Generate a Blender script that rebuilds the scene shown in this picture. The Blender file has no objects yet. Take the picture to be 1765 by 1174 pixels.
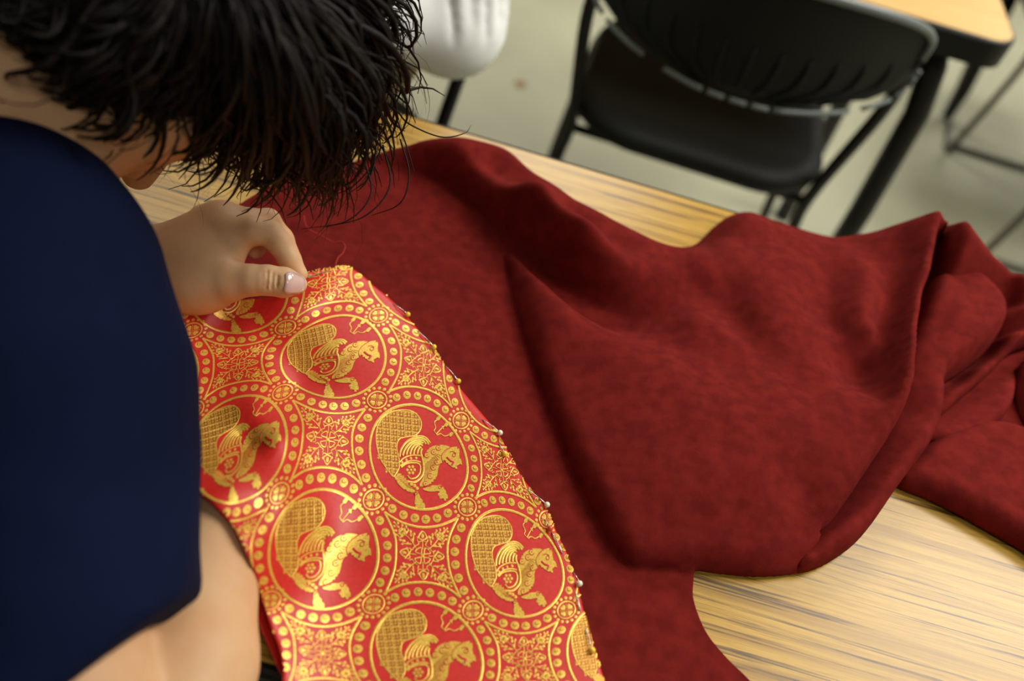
import bpy, bmesh, math, random
import numpy as np
from mathutils import Vector, Matrix
from mathutils.geometry import delaunay_2d_cdt
import openvdb as vdb
random.seed(7); rng = np.random.default_rng(7)
SC = bpy.context.scene
COL = SC.collection
# ---------------------------------------------------------------- camera
W, H, F = 1765.0, 1174.0, 1500.0          # photograph size and focal length in its pixels
PITCH, ROLL, CZ = math.radians(48), math.radians(16.5), 1.27
TZ = 0.74                                  # height of the sewing table's top
_fw = np.array([0, math.cos(PITCH), -math.sin(PITCH)])
_u0 = np.array([0, math.sin(PITCH), math.cos(PITCH)])
_x0 = np.array([1.0, 0, 0])
_R = math.cos(ROLL)*_x0 + math.sin(ROLL)*_u0
_U = -math.sin(ROLL)*_x0 + math.cos(ROLL)*_u0
CAMPOS = np.array([0, 0, CZ])
def P(px, py, z):
    """point at height z seen at photograph pixel (px, py)"""
    d = _fw + _R*((px-W/2)/F) - _U*((py-H/2)/F)
    return CAMPOS + d*((z-CZ)/d[2])
def PY(px, py, y):
    d = _fw + _R*((px-W/2)/F) - _U*((py-H/2)/F)
    return CAMPOS + d*(y/d[1])
cam = bpy.data.cameras.new('camera')
camo = bpy.data.objects.new('camera', cam); COL.objects.link(camo)
camo.matrix_world = Matrix(((_R[0], _U[0], -_fw[0], 0), (_R[1], _U[1], -_fw[1], 0), (_R[2], _U[2], -_fw[2], CZ), (0, 0, 0, 1)))
cam.sensor_fit = 'HORIZONTAL'; cam.sensor_width = 36.0; cam.lens = 36.0*F/W
cam.clip_start = 0.02; cam.clip_end = 50
cam.dof.use_dof = True; cam.dof.focus_distance = 0.625; cam.dof.aperture_fstop = 3.0
SC.camera = camo
# ---------------------------------------------------------------- light
wd = bpy.data.worlds.new('room_light'); SC.world = wd; wd.use_nodes = True
wd.node_tree.nodes['Background'].inputs[0].default_value = (1.0, 0.96, 0.88, 1)
wd.node_tree.nodes['Background'].inputs[1].default_value = 0.05
def panel(x, y, power, sx=1.2, sy=0.6, z=2.7, col=(1, 0.97, 0.9)):
    l = bpy.data.lights.new('ceiling_and_fill_light', 'AREA'); l.shape = 'RECTANGLE'; l.size = sx; l.size_y = sy
    l.energy = power; l.color = col
    o = bpy.data.objects.new('ceiling_and_fill_light', l); COL.objects.link(o); o.location = (x, y, z)
panel(1.9, 1.70, 52, 1.3, 0.66)
panel(-0.35, 3.5, 62, 1.5, 1.1)
panel(-1.6, 2.2, 16, 1.2, 0.6)
panel(1.5, 0.85, 26, 1.2, 0.6)  # added fill from the right that brightens hand, forearm and brocade, no known fixture
panel(1.1, -0.9, 12, 1.2, 0.6)  # added fill behind the camera, lifts the hand out of the head's shadow
panel(2.6, 4.2, 60, 1.5, 1.1)
SC.view_settings.view_transform = 'Standard'; SC.view_settings.look = 'None'
SC.view_settings.exposure = 0.2; SC.view_settings.gamma = 1.0; SC.view_settings.use_curve_mapping = False

# ---------------------------------------------------------------- helpers
def lin(r, g, b):
    f = lambda c: (c/255/12.92) if c/255 <= 0.04045 else ((c/255+0.055)/1.055)**2.4
    return (f(r), f(g), f(b), 1)
def mat(name, col, rough=0.5, metal=0.0, spec=0.5, noise=None, bump=None, coat=0, sheen=0, sss=0):
    """noise=(scale, colour2, detail, stretch), bump=(scale, strength, distance, stretch)"""
    m = bpy.data.materials.new(name); m.use_nodes = True
    nt = m.node_tree; b = nt.nodes['Principled BSDF']
    b.inputs['Base Color'].default_value = col; b.inputs['Roughness'].default_value = rough
    b.inputs['Metallic'].default_value = metal; b.inputs['Specular IOR Level'].default_value = spec
    b.inputs['Coat Weight'].default_value = coat; b.inputs['Sheen Weight'].default_value = sheen
    if sss:
        b.inputs['Subsurface Weight'].default_value = sss; b.inputs['Subsurface Radius'].default_value = (1, 0.35, 0.2)
        b.inputs['Subsurface Scale'].default_value = 0.006
    tc = nt.nodes.new('ShaderNodeTexCoord')
    def tex(scale, detail, st):
        mp = nt.nodes.new('ShaderNodeMapping'); mp.inputs['Scale'].default_value = st
        nt.links.new(tc.outputs['Object'], mp.inputs['Vector'])
        n = nt.nodes.new('ShaderNodeTexNoise'); n.inputs['Scale'].default_value = scale; n.inputs['Detail'].default_value = detail
        nt.links.new(mp.outputs[0], n.inputs['Vector']); return n
    if noise:
        n = tex(noise[0], noise[2] if len(noise) > 2 else 4, noise[3] if len(noise) > 3 else (1, 1, 1))
        r = nt.nodes.new('ShaderNodeValToRGB'); r.color_ramp.elements[0].position = 0.35; r.color_ramp.elements[1].position = 0.65
        r.color_ramp.elements[0].color = col; r.color_ramp.elements[1].color = noise[1]
        nt.links.new(n.outputs['Fac'], r.inputs['Fac']); nt.links.new(r.outputs['Color'], b.inputs['Base Color'])
    if bump:
        n = tex(bump[0], 3, bump[3] if len(bump) > 3 else (1, 1, 1))
        bp = nt.nodes.new('ShaderNodeBump'); bp.inputs['Strength'].default_value = bump[1]; bp.inputs['Distance'].default_value = bump[2]
        nt.links.new(n.outputs['Fac'], bp.inputs['Height']); nt.links.new(bp.outputs['Normal'], b.inputs['Normal'])
    return m
def mesh_obj(name, verts, faces, material, parent=None, smooth=True):
    me = bpy.data.meshes.new(name)
    me.from_pydata([tuple(map(float, v)) for v in verts], [], [tuple(map(int, f)) for f in faces])
    return link(name, me, material, parent, smooth)
def link(name, me, material, parent=None, smooth=True):
    me.materials.append(material)
    if smooth and len(me.polygons): me.polygons.foreach_set('use_smooth', [True]*len(me.polygons))
    me.update()
    o = bpy.data.objects.new(name, me); COL.objects.link(o)
    if parent is not None:
        o.parent = parent
        o.matrix_parent_inverse = Matrix.Translation(parent.location).inverted()
    return o
def empty(name, loc, label, cat, group=None):
    o = bpy.data.objects.new(name, None); COL.objects.link(o); o.location = tuple(map(float, loc)); o.empty_display_size = 0.02
    return tag(o, label, cat, group)
def tag(o, label, cat, group=None):
    o['label'] = label; o['category'] = cat
    if group: o['group'] = group
    return o
def bm_obj(name, bm, material, parent=None, smooth=False):
    me = bpy.data.meshes.new(name); bm.to_mesh(me); bm.free()
    return link(name, me, material, parent, smooth)
def add_mod(o, kind, **kw):
    m = o.modifiers.new(kind.lower(), kind)
    for k, v in kw.items(): setattr(m, k, v)
    return m
def catmull(pts, n=8):
    p = np.array(pts, float); p = np.vstack([2*p[0]-p[1], p, 2*p[-1]-p[-2]]); out = []
    for i in range(1, len(p)-2):
        for t in np.linspace(0, 1, n, endpoint=False):
            a, b, c, d = p[i-1], p[i], p[i+1], p[i+2]
            out.append(0.5*((2*b)+(c-a)*t+(2*a-5*b+4*c-d)*t*t+(3*b-a-3*c+d)*t**3))
    out.append(p[-2]); return np.array(out)
def tube_data(path, rad, seg=10, base=0):
    """vertices and faces of a capped tube along a path; rad number or list"""
    path = np.array(path, float); n = len(path)
    rad = np.full(n, rad) if np.isscalar(rad) else np.interp(np.linspace(0, 1, n), np.linspace(0, 1, len(rad)), rad)
    tg = np.gradient(path, axis=0); tg /= np.linalg.norm(tg, axis=1)[:, None]+1e-12
    up = np.array([0, 0, 1.0]) if abs(tg[0][2]) < 0.9 else np.array([1.0, 0, 0])
    u = np.cross(tg[0], up); u /= np.linalg.norm(u); V = []; Fc = []
    for i in range(n):
        u = u-tg[i]*(u@tg[i]); u /= np.linalg.norm(u)+1e-12; w = np.cross(tg[i], u)
        for k in range(seg):
            a = 2*math.pi*k/seg; V.append(path[i]+rad[i]*(math.cos(a)*u+math.sin(a)*w))
    for i in range(n-1):
        for k in range(seg):
            k2 = (k+1) % seg; Fc.append((base+i*seg+k, base+i*seg+k2, base+(i+1)*seg+k2, base+(i+1)*seg+k))
    Fc.append(tuple(base+k for k in range(seg))[::-1]); Fc.append(tuple(base+(n-1)*seg+k for k in range(seg)))
    return V, Fc
def tube(name, path, rad, material, parent=None, seg=10, smooth=True):
    V, Fc = tube_data(path, rad, seg)
    return mesh_obj(name, V, Fc, material, parent, smooth)
def box(name, x0, x1, y0, y1, z0, z1, material, parent=None, bevel=0.0, seg=2):
    bm = bmesh.new(); bmesh.ops.create_cube(bm, size=1)
    for v in bm.verts: v.co = Vector(((x0+x1)/2+v.co.x*(x1-x0), (y0+y1)/2+v.co.y*(y1-y0), (z0+z1)/2+v.co.z*(z1-z0)))
    if bevel: bmesh.ops.bevel(bm, geom=list(bm.edges), offset=bevel, segments=seg, affect='EDGES', profile=0.5)
    return bm_obj(name, bm, material, parent)
def slab(name, outline, z0, z1, material, parent=None, bevel=0.0):
    """prism of a 2D outline (counter-clockwise) with softened rim"""
    bm = bmesh.new(); vs = [bm.verts.new((x, y, z1)) for x, y in outline]; f = bm.faces.new(vs)
    r = bmesh.ops.extrude_face_region(bm, geom=[f])
    for g in r['geom']:
        if isinstance(g, bmesh.types.BMVert): g.co.z = z0
    bmesh.ops.recalc_face_normals(bm, faces=bm.faces)
    if bevel:
        es = [e for e in bm.edges if abs(e.verts[0].co.z-e.verts[1].co.z) < 1e-6]
        bmesh.ops.bevel(bm, geom=es, offset=bevel, segments=3, affect='EDGES', profile=0.5)
    return bm_obj(name, bm, material, parent)
def round_rect(x0, x1, y0, y1, r, n=8):
    out = []
    for cx, cy, a0 in ((x1-r, y1-r, 0), (x0+r, y1-r, 90), (x0+r, y0+r, 180), (x1-r, y0+r, 270)):
        for k in range(n+1):
            a = math.radians(a0+90*k/n); out.append((cx+r*math.cos(a), cy+r*math.sin(a)))
    return out
class TPS:
    def __init__(s, pts, vals, reg=1e-6):
        s.x = np.array(pts, float); v = np.array(vals, float); v = v[:, None] if v.ndim == 1 else v
        n = len(s.x); s.mu = s.x.mean(0); s.sc = s.x.std()+1e-9; q = (s.x-s.mu)/s.sc; s.q = q
        d = np.linalg.norm(q[:, None]-q[None], axis=2); K = s.k(d)+reg*np.eye(n)
        Pm = np.hstack([np.ones((n, 1)), q]); A = np.zeros((n+3, n+3)); A[:n, :n] = K; A[:n, n:] = Pm; A[n:, :n] = Pm.T
        s.w = np.linalg.solve(A, np.vstack([v, np.zeros((3, v.shape[1]))]))
    @staticmethod
    def k(d): return np.where(d > 1e-9, d*d*np.log(np.maximum(d, 1e-9)), 0)
    def __call__(s, pts):
        p = (np.atleast_2d(np.array(pts, float))-s.mu)/s.sc; out = []
        for i in range(0, len(p), 20000):
            c = p[i:i+20000]; d = np.linalg.norm(c[:, None]-s.q[None], axis=2)
            out.append(s.k(d)@s.w[:len(s.q)]+np.hstack([np.ones((len(c), 1)), c])@s.w[len(s.q):])
        r = np.vstack(out); return r[:, 0] if r.shape[1] == 1 else r
def inside(pts, poly):
    x, y = pts[:, 0], pts[:, 1]; r = np.zeros(len(pts), bool); n = len(poly)
    for i in range(n):
        x1, y1 = poly[i]; x2, y2 = poly[(i+1) % n]
        c = ((y1 > y) != (y2 > y)); xi = x1+(y-y1)*(x2-x1)/((y2-y1) if abs(y2-y1) > 1e-12 else 1e-12)
        r ^= c & (x < xi)
    return r
def seg_near(pts, line, closed=False):
    """distance to a polyline, nearest point and signed side (left of direction > 0)"""
    best = np.full(len(pts), 1e9); near = np.zeros((len(pts), 2)); side = np.zeros(len(pts))
    n = len(line)
    for i in range(n if closed else n-1):
        a = np.array(line[i]); b = np.array(line[(i+1) % n]); ab = b-a; L = ab@ab+1e-15
        t = np.clip(((pts-a)@ab)/L, 0, 1); q = a+t[:, None]*ab; d = np.linalg.norm(pts-q, axis=1)
        m = d < best-1e-12; best[m] = d[m]; near[m] = q[m]
        cr = ab[0]*(pts[:, 1]-a[1])-ab[1]*(pts[:, 0]-a[0]); side[m] = np.sign(cr[m])
    return best, near, side
def patch_grid(poly, step):
    """clean grid mesh of a 2D polygon: border vertices are pulled onto the outline"""
    poly = np.array(poly); lo = poly.min(0)-step; hi = poly.max(0)+step
    nx, ny = (np.ceil((hi-lo)/step).astype(int)+1)
    gx, gy = np.meshgrid(lo[0]+step*np.arange(nx), lo[1]+step*np.arange(ny), indexing='ij')
    pts = np.stack([gx.ravel(), gy.ravel()], 1); ins = inside(pts, poly)
    I = np.arange(nx*ny).reshape(nx, ny); q = np.stack([I[:-1, :-1], I[1:, :-1], I[1:, 1:], I[:-1, 1:]], -1).reshape(-1, 4)
    q = q[ins[q].sum(1) >= 2]
    used = np.unique(q); out = used[~ins[used]]
    d, near, _ = seg_near(pts[out], poly, True); pts[out] = near
    mp = -np.ones(len(pts), int); mp[used] = np.arange(len(used))
    return pts[used], mp[q]
def resample(loop, step):
    p = np.vstack([loop, loop[:1]]); d = np.r_[0, np.cumsum(np.linalg.norm(np.diff(p, axis=0), axis=1))]
    t = np.linspace(0, d[-1], max(8, int(d[-1]/step)), endpoint=False)
    return np.column_stack([np.interp(t, d, p[:, k]) for k in (0, 1)])
def patch_rings(poly, step, offs, crease=None):
    """triangulated polygon whose rim has rings of vertices at the given inward offsets (for rolled edges)"""
    B = resample(np.array(poly, float), step); n = len(B)
    if sum(B[i, 0]*B[(i+1) % n, 1]-B[(i+1) % n, 0]*B[i, 1] for i in range(n)) < 0: B = B[::-1]
    t = np.roll(B, -1, 0)-np.roll(B, 1, 0); t /= np.linalg.norm(t, axis=1)[:, None]; nn = np.column_stack([-t[:, 1], t[:, 0]])
    pts = [B]
    for o in offs:
        q = B+nn*o; d, _, _ = seg_near(q, B, True); pts.append(q[(d > o*0.93) & inside(q, B)])
    lo, hi = B.min(0), B.max(0); gx, gy = np.meshgrid(np.arange(lo[0], hi[0], step), np.arange(lo[1], hi[1], step), indexing='ij')
    g = np.column_stack([gx.ravel(), gy.ravel()]); g = g[inside(g, B)]; d, _, _ = seg_near(g, B, True); g = g[d > offs[-1]+step*0.6]
    if crease is not None:                     # rows of vertices that follow a crease inside the sheet
        L = np.array(crease); q = np.r_[0, np.cumsum(np.linalg.norm(np.diff(L, axis=0), axis=1))]; t = np.arange(0, q[-1], step)
        L = np.column_stack([np.interp(t, q, L[:, k]) for k in (0, 1)]); t = np.gradient(L, axis=0); t /= np.linalg.norm(t, axis=1)[:, None]; nl = np.column_stack([-t[:, 1], t[:, 0]])
        d, _, _ = seg_near(g, L); g = g[d > 0.0115]
        for o in (-0.008, -0.003, -0.0004, 0.0004, 0.0012, 0.0028, 0.0055, 0.009):
            r = L+nl*o; d, _, _ = seg_near(r, L); e, _, _ = seg_near(r, B, True); pts.append(r[(d > abs(o)*0.93) & inside(r, B) & (e > offs[-1]+step*0.5)])
    pts.append(g)
    A = np.vstack(pts)
    v, e, f, _, _, _ = delaunay_2d_cdt([Vector(p) for p in A], [(i, (i+1) % n) for i in range(n)], [], 1, 1e-7)
    V = np.array([(p[0], p[1]) for p in v]); Fq = np.array([x for x in f if len(x) == 3])
    return V, Fq
# signed distance fields -> one continuous surface
def smin(a, b, k):
    h = np.maximum(k-np.abs(a-b), 0)/k; return np.minimum(a, b)-h*h*k*0.25
class Field:
    def __init__(s, lo, hi, vox):
        s.lo = np.array(lo, float); s.vox = vox; s.n = np.ceil((np.array(hi)-s.lo)/vox).astype(int)+1
        s.ax = [(s.lo[i]+vox*np.arange(s.n[i])).astype(np.float32) for i in range(3)]
        s.f = np.full(tuple(s.n), 1.0, np.float32)
    def box(s, lo, hi):
        sl = []; g = []
        for i in range(3):
            a = int(np.clip(np.floor((lo[i]-s.lo[i])/s.vox), 0, s.n[i]-1)); b = int(np.clip(np.ceil((hi[i]-s.lo[i])/s.vox)+1, a+1, s.n[i]))
            sl.append(slice(a, b)); sh = [1, 1, 1]; sh[i] = -1; g.append(s.ax[i][a:b].reshape(sh))
        return tuple(sl), g
    def cones(s, pts, rad, k=0.0, kk=0.004, sq=None, cut=False):
        """chain of rounded cones, blended into the field with radius k; sq=(axis, factor) flattens along a direction"""
        pts = [np.array(p, float) for p in pts]; m = max(rad)*1.05+max(k, 4*s.vox)+0.004
        if sq: m = m/min(1, 1/sq[1])
        sl, g = s.box(np.min(pts, 0)-m, np.max(pts, 0)+m); r = None
        for i in range(len(pts)-1):
            a, b = pts[i], pts[i+1]; ab = b-a; L = ab@ab+1e-12
            d = [g[j]-np.float32(a[j]) for j in range(3)]
            t = np.clip((d[0]*ab[0]+d[1]*ab[1]+d[2]*ab[2])/L, 0, 1).astype(np.float32)
            e = [d[j]-t*np.float32(ab[j]) for j in range(3)]
            q = e[0]**2+e[1]**2+e[2]**2
            if sq:
                n = sq[0]/np.linalg.norm(sq[0]); pr = e[0]*np.float32(n[0])+e[1]*np.float32(n[1])+e[2]*np.float32(n[2]); q = q+(sq[1]**2-1)*pr**2
            v = np.sqrt(q)-(rad[i]+(rad[i+1]-rad[i])*t)
            r = v if r is None else smin(r, v, kk)
        s._mix(sl, r, k, cut)
    def ell(s, c, axes, r, k=0.0, cut=False):
        c = np.array(c, float); m = max(r)+max(k, 4*s.vox)+0.004
        sl, g = s.box(c-m, c+m); d = [g[j]-np.float32(c[j]) for j in range(3)]
        q = [(np.float32(a[0])*d[0]+np.float32(a[1])*d[1]+np.float32(a[2])*d[2])/np.float32(r[j]) for j, a in enumerate(axes)]
        k0 = np.sqrt(q[0]**2+q[1]**2+q[2]**2); k1 = np.sqrt((q[0]/r[0])**2+(q[1]/r[1])**2+(q[2]/r[2])**2)
        s._mix(sl, k0*(k0-1)/np.maximum(k1, 1e-6), k, cut)
    def _mix(s, sl, r, k, cut):
        f = s.f[sl]
        if cut: s.f[sl] = -smin(-f, r, k) if k > 0 else np.maximum(f, -r)
        else: s.f[sl] = smin(f, r, k) if k > 0 else np.minimum(f, r)
    def half(s, p, n, k=0.0):
        """cut away everything on the side n of the plane through p"""
        n = np.array(n, float)/np.linalg.norm(n)
        sl, g = s.box(s.lo, s.lo+s.vox*s.n); v = sum((g[j]-np.float32(p[j]))*np.float32(n[j]) for j in range(3))
        s.f = np.maximum(s.f, v.astype(np.float32)) if k == 0 else -smin(-s.f, -v.astype(np.float32), k)
    def mesh(s):
        g = vdb.FloatGrid(background=float(3*s.vox)); g.copyFromArray(np.clip(s.f, -3*s.vox, 3*s.vox).astype(np.float32))
        V, Q = g.convertToQuads(isovalue=0.0)
        return V*s.vox+s.lo, Q
def unit(v): v = np.array(v, float); return v/np.linalg.norm(v)
# ---------------------------------------------------------------- materials
M = {}
def wood_mat(name, base, mid, dark, rough, stretch=(1.2, 38, 38)):
    m = mat(name, base, rough, spec=0.36); nt = m.node_tree; b = nt.nodes['Principled BSDF']
    tc = nt.nodes.new('ShaderNodeTexCoord')
    def nz(scale, detail, st, off=0):
        mp = nt.nodes.new('ShaderNodeMapping'); mp.inputs['Scale'].default_value = st; mp.inputs['Location'].default_value = (off, off*1.7, 0)
        nt.links.new(tc.outputs['Object'], mp.inputs[0])
        n = nt.nodes.new('ShaderNodeTexNoise'); n.inputs['Scale'].default_value = scale; n.inputs['Detail'].default_value = detail
        n.inputs['Roughness'].default_value = 0.62; n.inputs['Distortion'].default_value = 0.25
        nt.links.new(mp.outputs[0], n.inputs['Vector']); return n
    def ramp(n, stops):
        r = nt.nodes.new('ShaderNodeValToRGB'); e = r.color_ramp.elements
        e[0].position, e[0].color = stops[0]; e[1].position, e[1].color = stops[-1]
        for p, c in stops[1:-1]:
            q = e.new(p); q.color = c
        nt.links.new(n.outputs['Fac'], r.inputs[0]); return r
    a = ramp(nz(1.6, 5, stretch), [(0.36, mid), (0.56, base)])
    d = ramp(nz(2.6, 4, (stretch[0]*1.1, stretch[1]*1.6, stretch[2]), 3.3), [(0.38, (1, 1, 1, 1)), (0.45, (0, 0, 0, 1))])
    f = ramp(nz(6.0, 3, (stretch[0]*3.0, stretch[1]*3.2, stretch[2]), 7.1), [(0.36, (1, 1, 1, 1)), (0.5, (0, 0, 0, 1))])
    def mix(fac, c1, c2, k=1.0):
        x = nt.nodes.new('ShaderNodeMix'); x.data_type = 'RGBA'
        mm = nt.nodes.new('ShaderNodeMath'); mm.operation = 'MULTIPLY'; mm.inputs[1].default_value = k
        nt.links.new(fac, mm.inputs[0]); nt.links.new(mm.outputs[0], x.inputs[0]); nt.links.new(c1, x.inputs[6])
        if isinstance(c2, tuple): x.inputs[7].default_value = c2
        else: nt.links.new(c2, x.inputs[7])
        return x.outputs[2]
    c = mix(d.outputs[0], a.outputs[0], dark, 0.9); c = mix(f.outputs[0], c, mid, 0.8)
    nt.links.new(c, b.inputs['Base Color'])
    return m
M['wood'] = wood_mat('oak_laminate', lin(202, 160, 66), lin(166, 124, 48), lin(70, 48, 20), 0.3, (1.5, 70, 70))
M['wood2'] = wood_mat('beech_laminate', lin(214, 176, 112), lin(206, 166, 102), lin(190, 150, 90), 0.4)
M['edge'] = mat('black_edge_band', lin(20, 22, 20), 0.4, spec=0.35)
M['blackmetal'] = mat('black_enamel', lin(9, 9, 8), 0.4, spec=0.35)
M['greymetal'] = mat('grey_steel', lin(96, 92, 82), 0.4, metal=0.5)
M['seat'] = mat('black_plastic', lin(19, 21, 18), 0.6, spec=0.3, bump=(900, 0.2, 0.0004))
M['rim'] = mat('grey_rim', lin(112, 120, 116), 0.4)
M['floor'] = mat('vinyl_floor', lin(166, 164, 138), 0.35, noise=(1.8, lin(148, 147, 124), 5))
M['spot'] = mat('brown_stain', lin(120, 92, 52), 0.6)

# ---------------------------------------------------------------- setting
fl = box('floor', -3.2, 4.2, -2.4, 6.5, -0.05, 0.0, M['floor']); fl['kind'] = 'structure'
M['wall'] = mat('cream_paint', lin(128, 122, 108), 0.8)
for n_, b_ in (('wall_back', (-3.2, 4.2, 6.5, 6.6, 0, 2.8)), ('wall_front', (-3.2, 4.2, -2.5, -2.4, 0, 2.8)), ('wall_left', (-3.3, -3.2, -2.4, 6.5, 0, 2.8)), ('wall_right', (4.2, 4.3, -2.4, 6.5, 0, 2.8)), ('ceiling', (-3.3, 4.3, -2.5, 6.6, 2.8, 2.85))):
    w_ = box(n_, *b_, M['wall']); w_['kind'] = 'structure'
q = P(897, 146, 0.0)
V = [(q[0], q[1], 0.0012)]+[(q[0]+0.016*(1+0.25*math.sin(3*a))*math.cos(a), q[1]+0.02*math.sin(a), 0.0006) for a in np.linspace(0, 2*math.pi, 16, endpoint=False)]
sp = mesh_obj('floor_stain', V, [(0, 1+k, 1+(k+1) % 16) for k in range(16)], M['spot'], fl)

# ---------------------------------------------------------------- sewing table
TX0, TX1, TY0, TY1 = -0.488, 1.22, 0.1735, 0.733
st = empty('sewing_table', (0.3, 0.45, 0), 'long wood grain laminate table with black edge under the red cloth', 'table')
slab('tabletop', round_rect(TX0+0.004, TX1-0.004, TY0+0.004, TY1-0.002, 0.03), TZ-0.03, TZ, M['wood'], st, 0.0012)
def ring_band(name, outer, inner, z0, z1, material, parent):
    n = len(outer); V = []; Fc = []
    prof = [(0, z0), (0, z1-0.004), (0.25, z1-0.001), (0.6, z1), (1.0, z1-0.0004), (1.0, z0)]
    for t, z in prof:
        for k in range(n): V.append((outer[k][0]*(1-t)+inner[k][0]*t, outer[k][1]*(1-t)+inner[k][1]*t, z))
    m = len(prof)
    for j in range(m):
        for k in range(n):
            k2 = (k+1) % n; j2 = (j+1) % m; Fc.append((j*n+k, j*n+k2, j2*n+k2, j2*n+k))
    return mesh_obj(name, V, Fc, material, parent, False)
ring_band('edge_band', round_rect(TX0, TX1, TY0-0.004, TY1+0.003, 0.034), round_rect(TX0+0.005, TX1-0.005, TY0+0.0035, TY1-0.0025, 0.03), TZ-0.036, TZ-0.0002, M['edge'], st)
def t_legs(parent, xs, y0, y1, top, material, r=0.02):
    ym = (y0+y1)/2
    for x in xs:
        for y in (y0+0.09, y1-0.09):
            tube('leg', [(x, y, top), (x, y, 0.05), (x, y, 0.004)], [r, r, r*0.9], material, parent, 12)
        tube('leg_rail', [(x, y0+0.07, top-0.02), (x, y1-0.07, top-0.02)], 0.016, material, parent, 10)
t_legs(st, (TX0+0.33, TX1-0.14), TY0, TY1, TZ-0.03, M['blackmetal'])

# ---------------------------------------------------------------- second table
UX0, UX1, UY0, UY1 = -0.95, 0.592, 1.312, 1.86
t2 = empty('classroom_table', (-0.2, 1.6, 0), 'plain tan table with thick dark edge behind the black chair', 'table')
slab('tabletop', round_rect(UX0+0.004, UX1-0.004, UY0+0.004, UY1-0.004, 0.04), TZ-0.03, TZ, M['wood2'], t2, 0.0012)
ring_band('edge_band', round_rect(UX0, UX1, UY0-0.003, UY1, 0.044), round_rect(UX0+0.005, UX1-0.005, UY0+0.004, UY1-0.005, 0.04), TZ-0.042, TZ-0.0004, M['edge'], t2)
for x in (UX0+0.11, 0.535):
    tube('leg', [(x-0.045, UY0+0.06, TZ-0.03), (x-0.02, UY0+0.055, TZ-0.09), (x, UY0+0.06, TZ-0.17), (x+0.015, UY0+0.07, 0.35), (x+0.02, UY0+0.075, 0.004)], 0.021, M['blackmetal'], t2, 14)
    tube('leg', [(x-0.045, UY1-0.07, TZ-0.03), (x, UY1-0.07, TZ-0.17), (x+0.015, UY1-0.07, 0.004)], 0.019, M['blackmetal'], t2, 12)
    box('leg_rail', x-0.085, x-0.02, UY0+0.04, UY1-0.05, TZ-0.062, TZ-0.032, M['blackmetal'], t2, 0.004)

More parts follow.
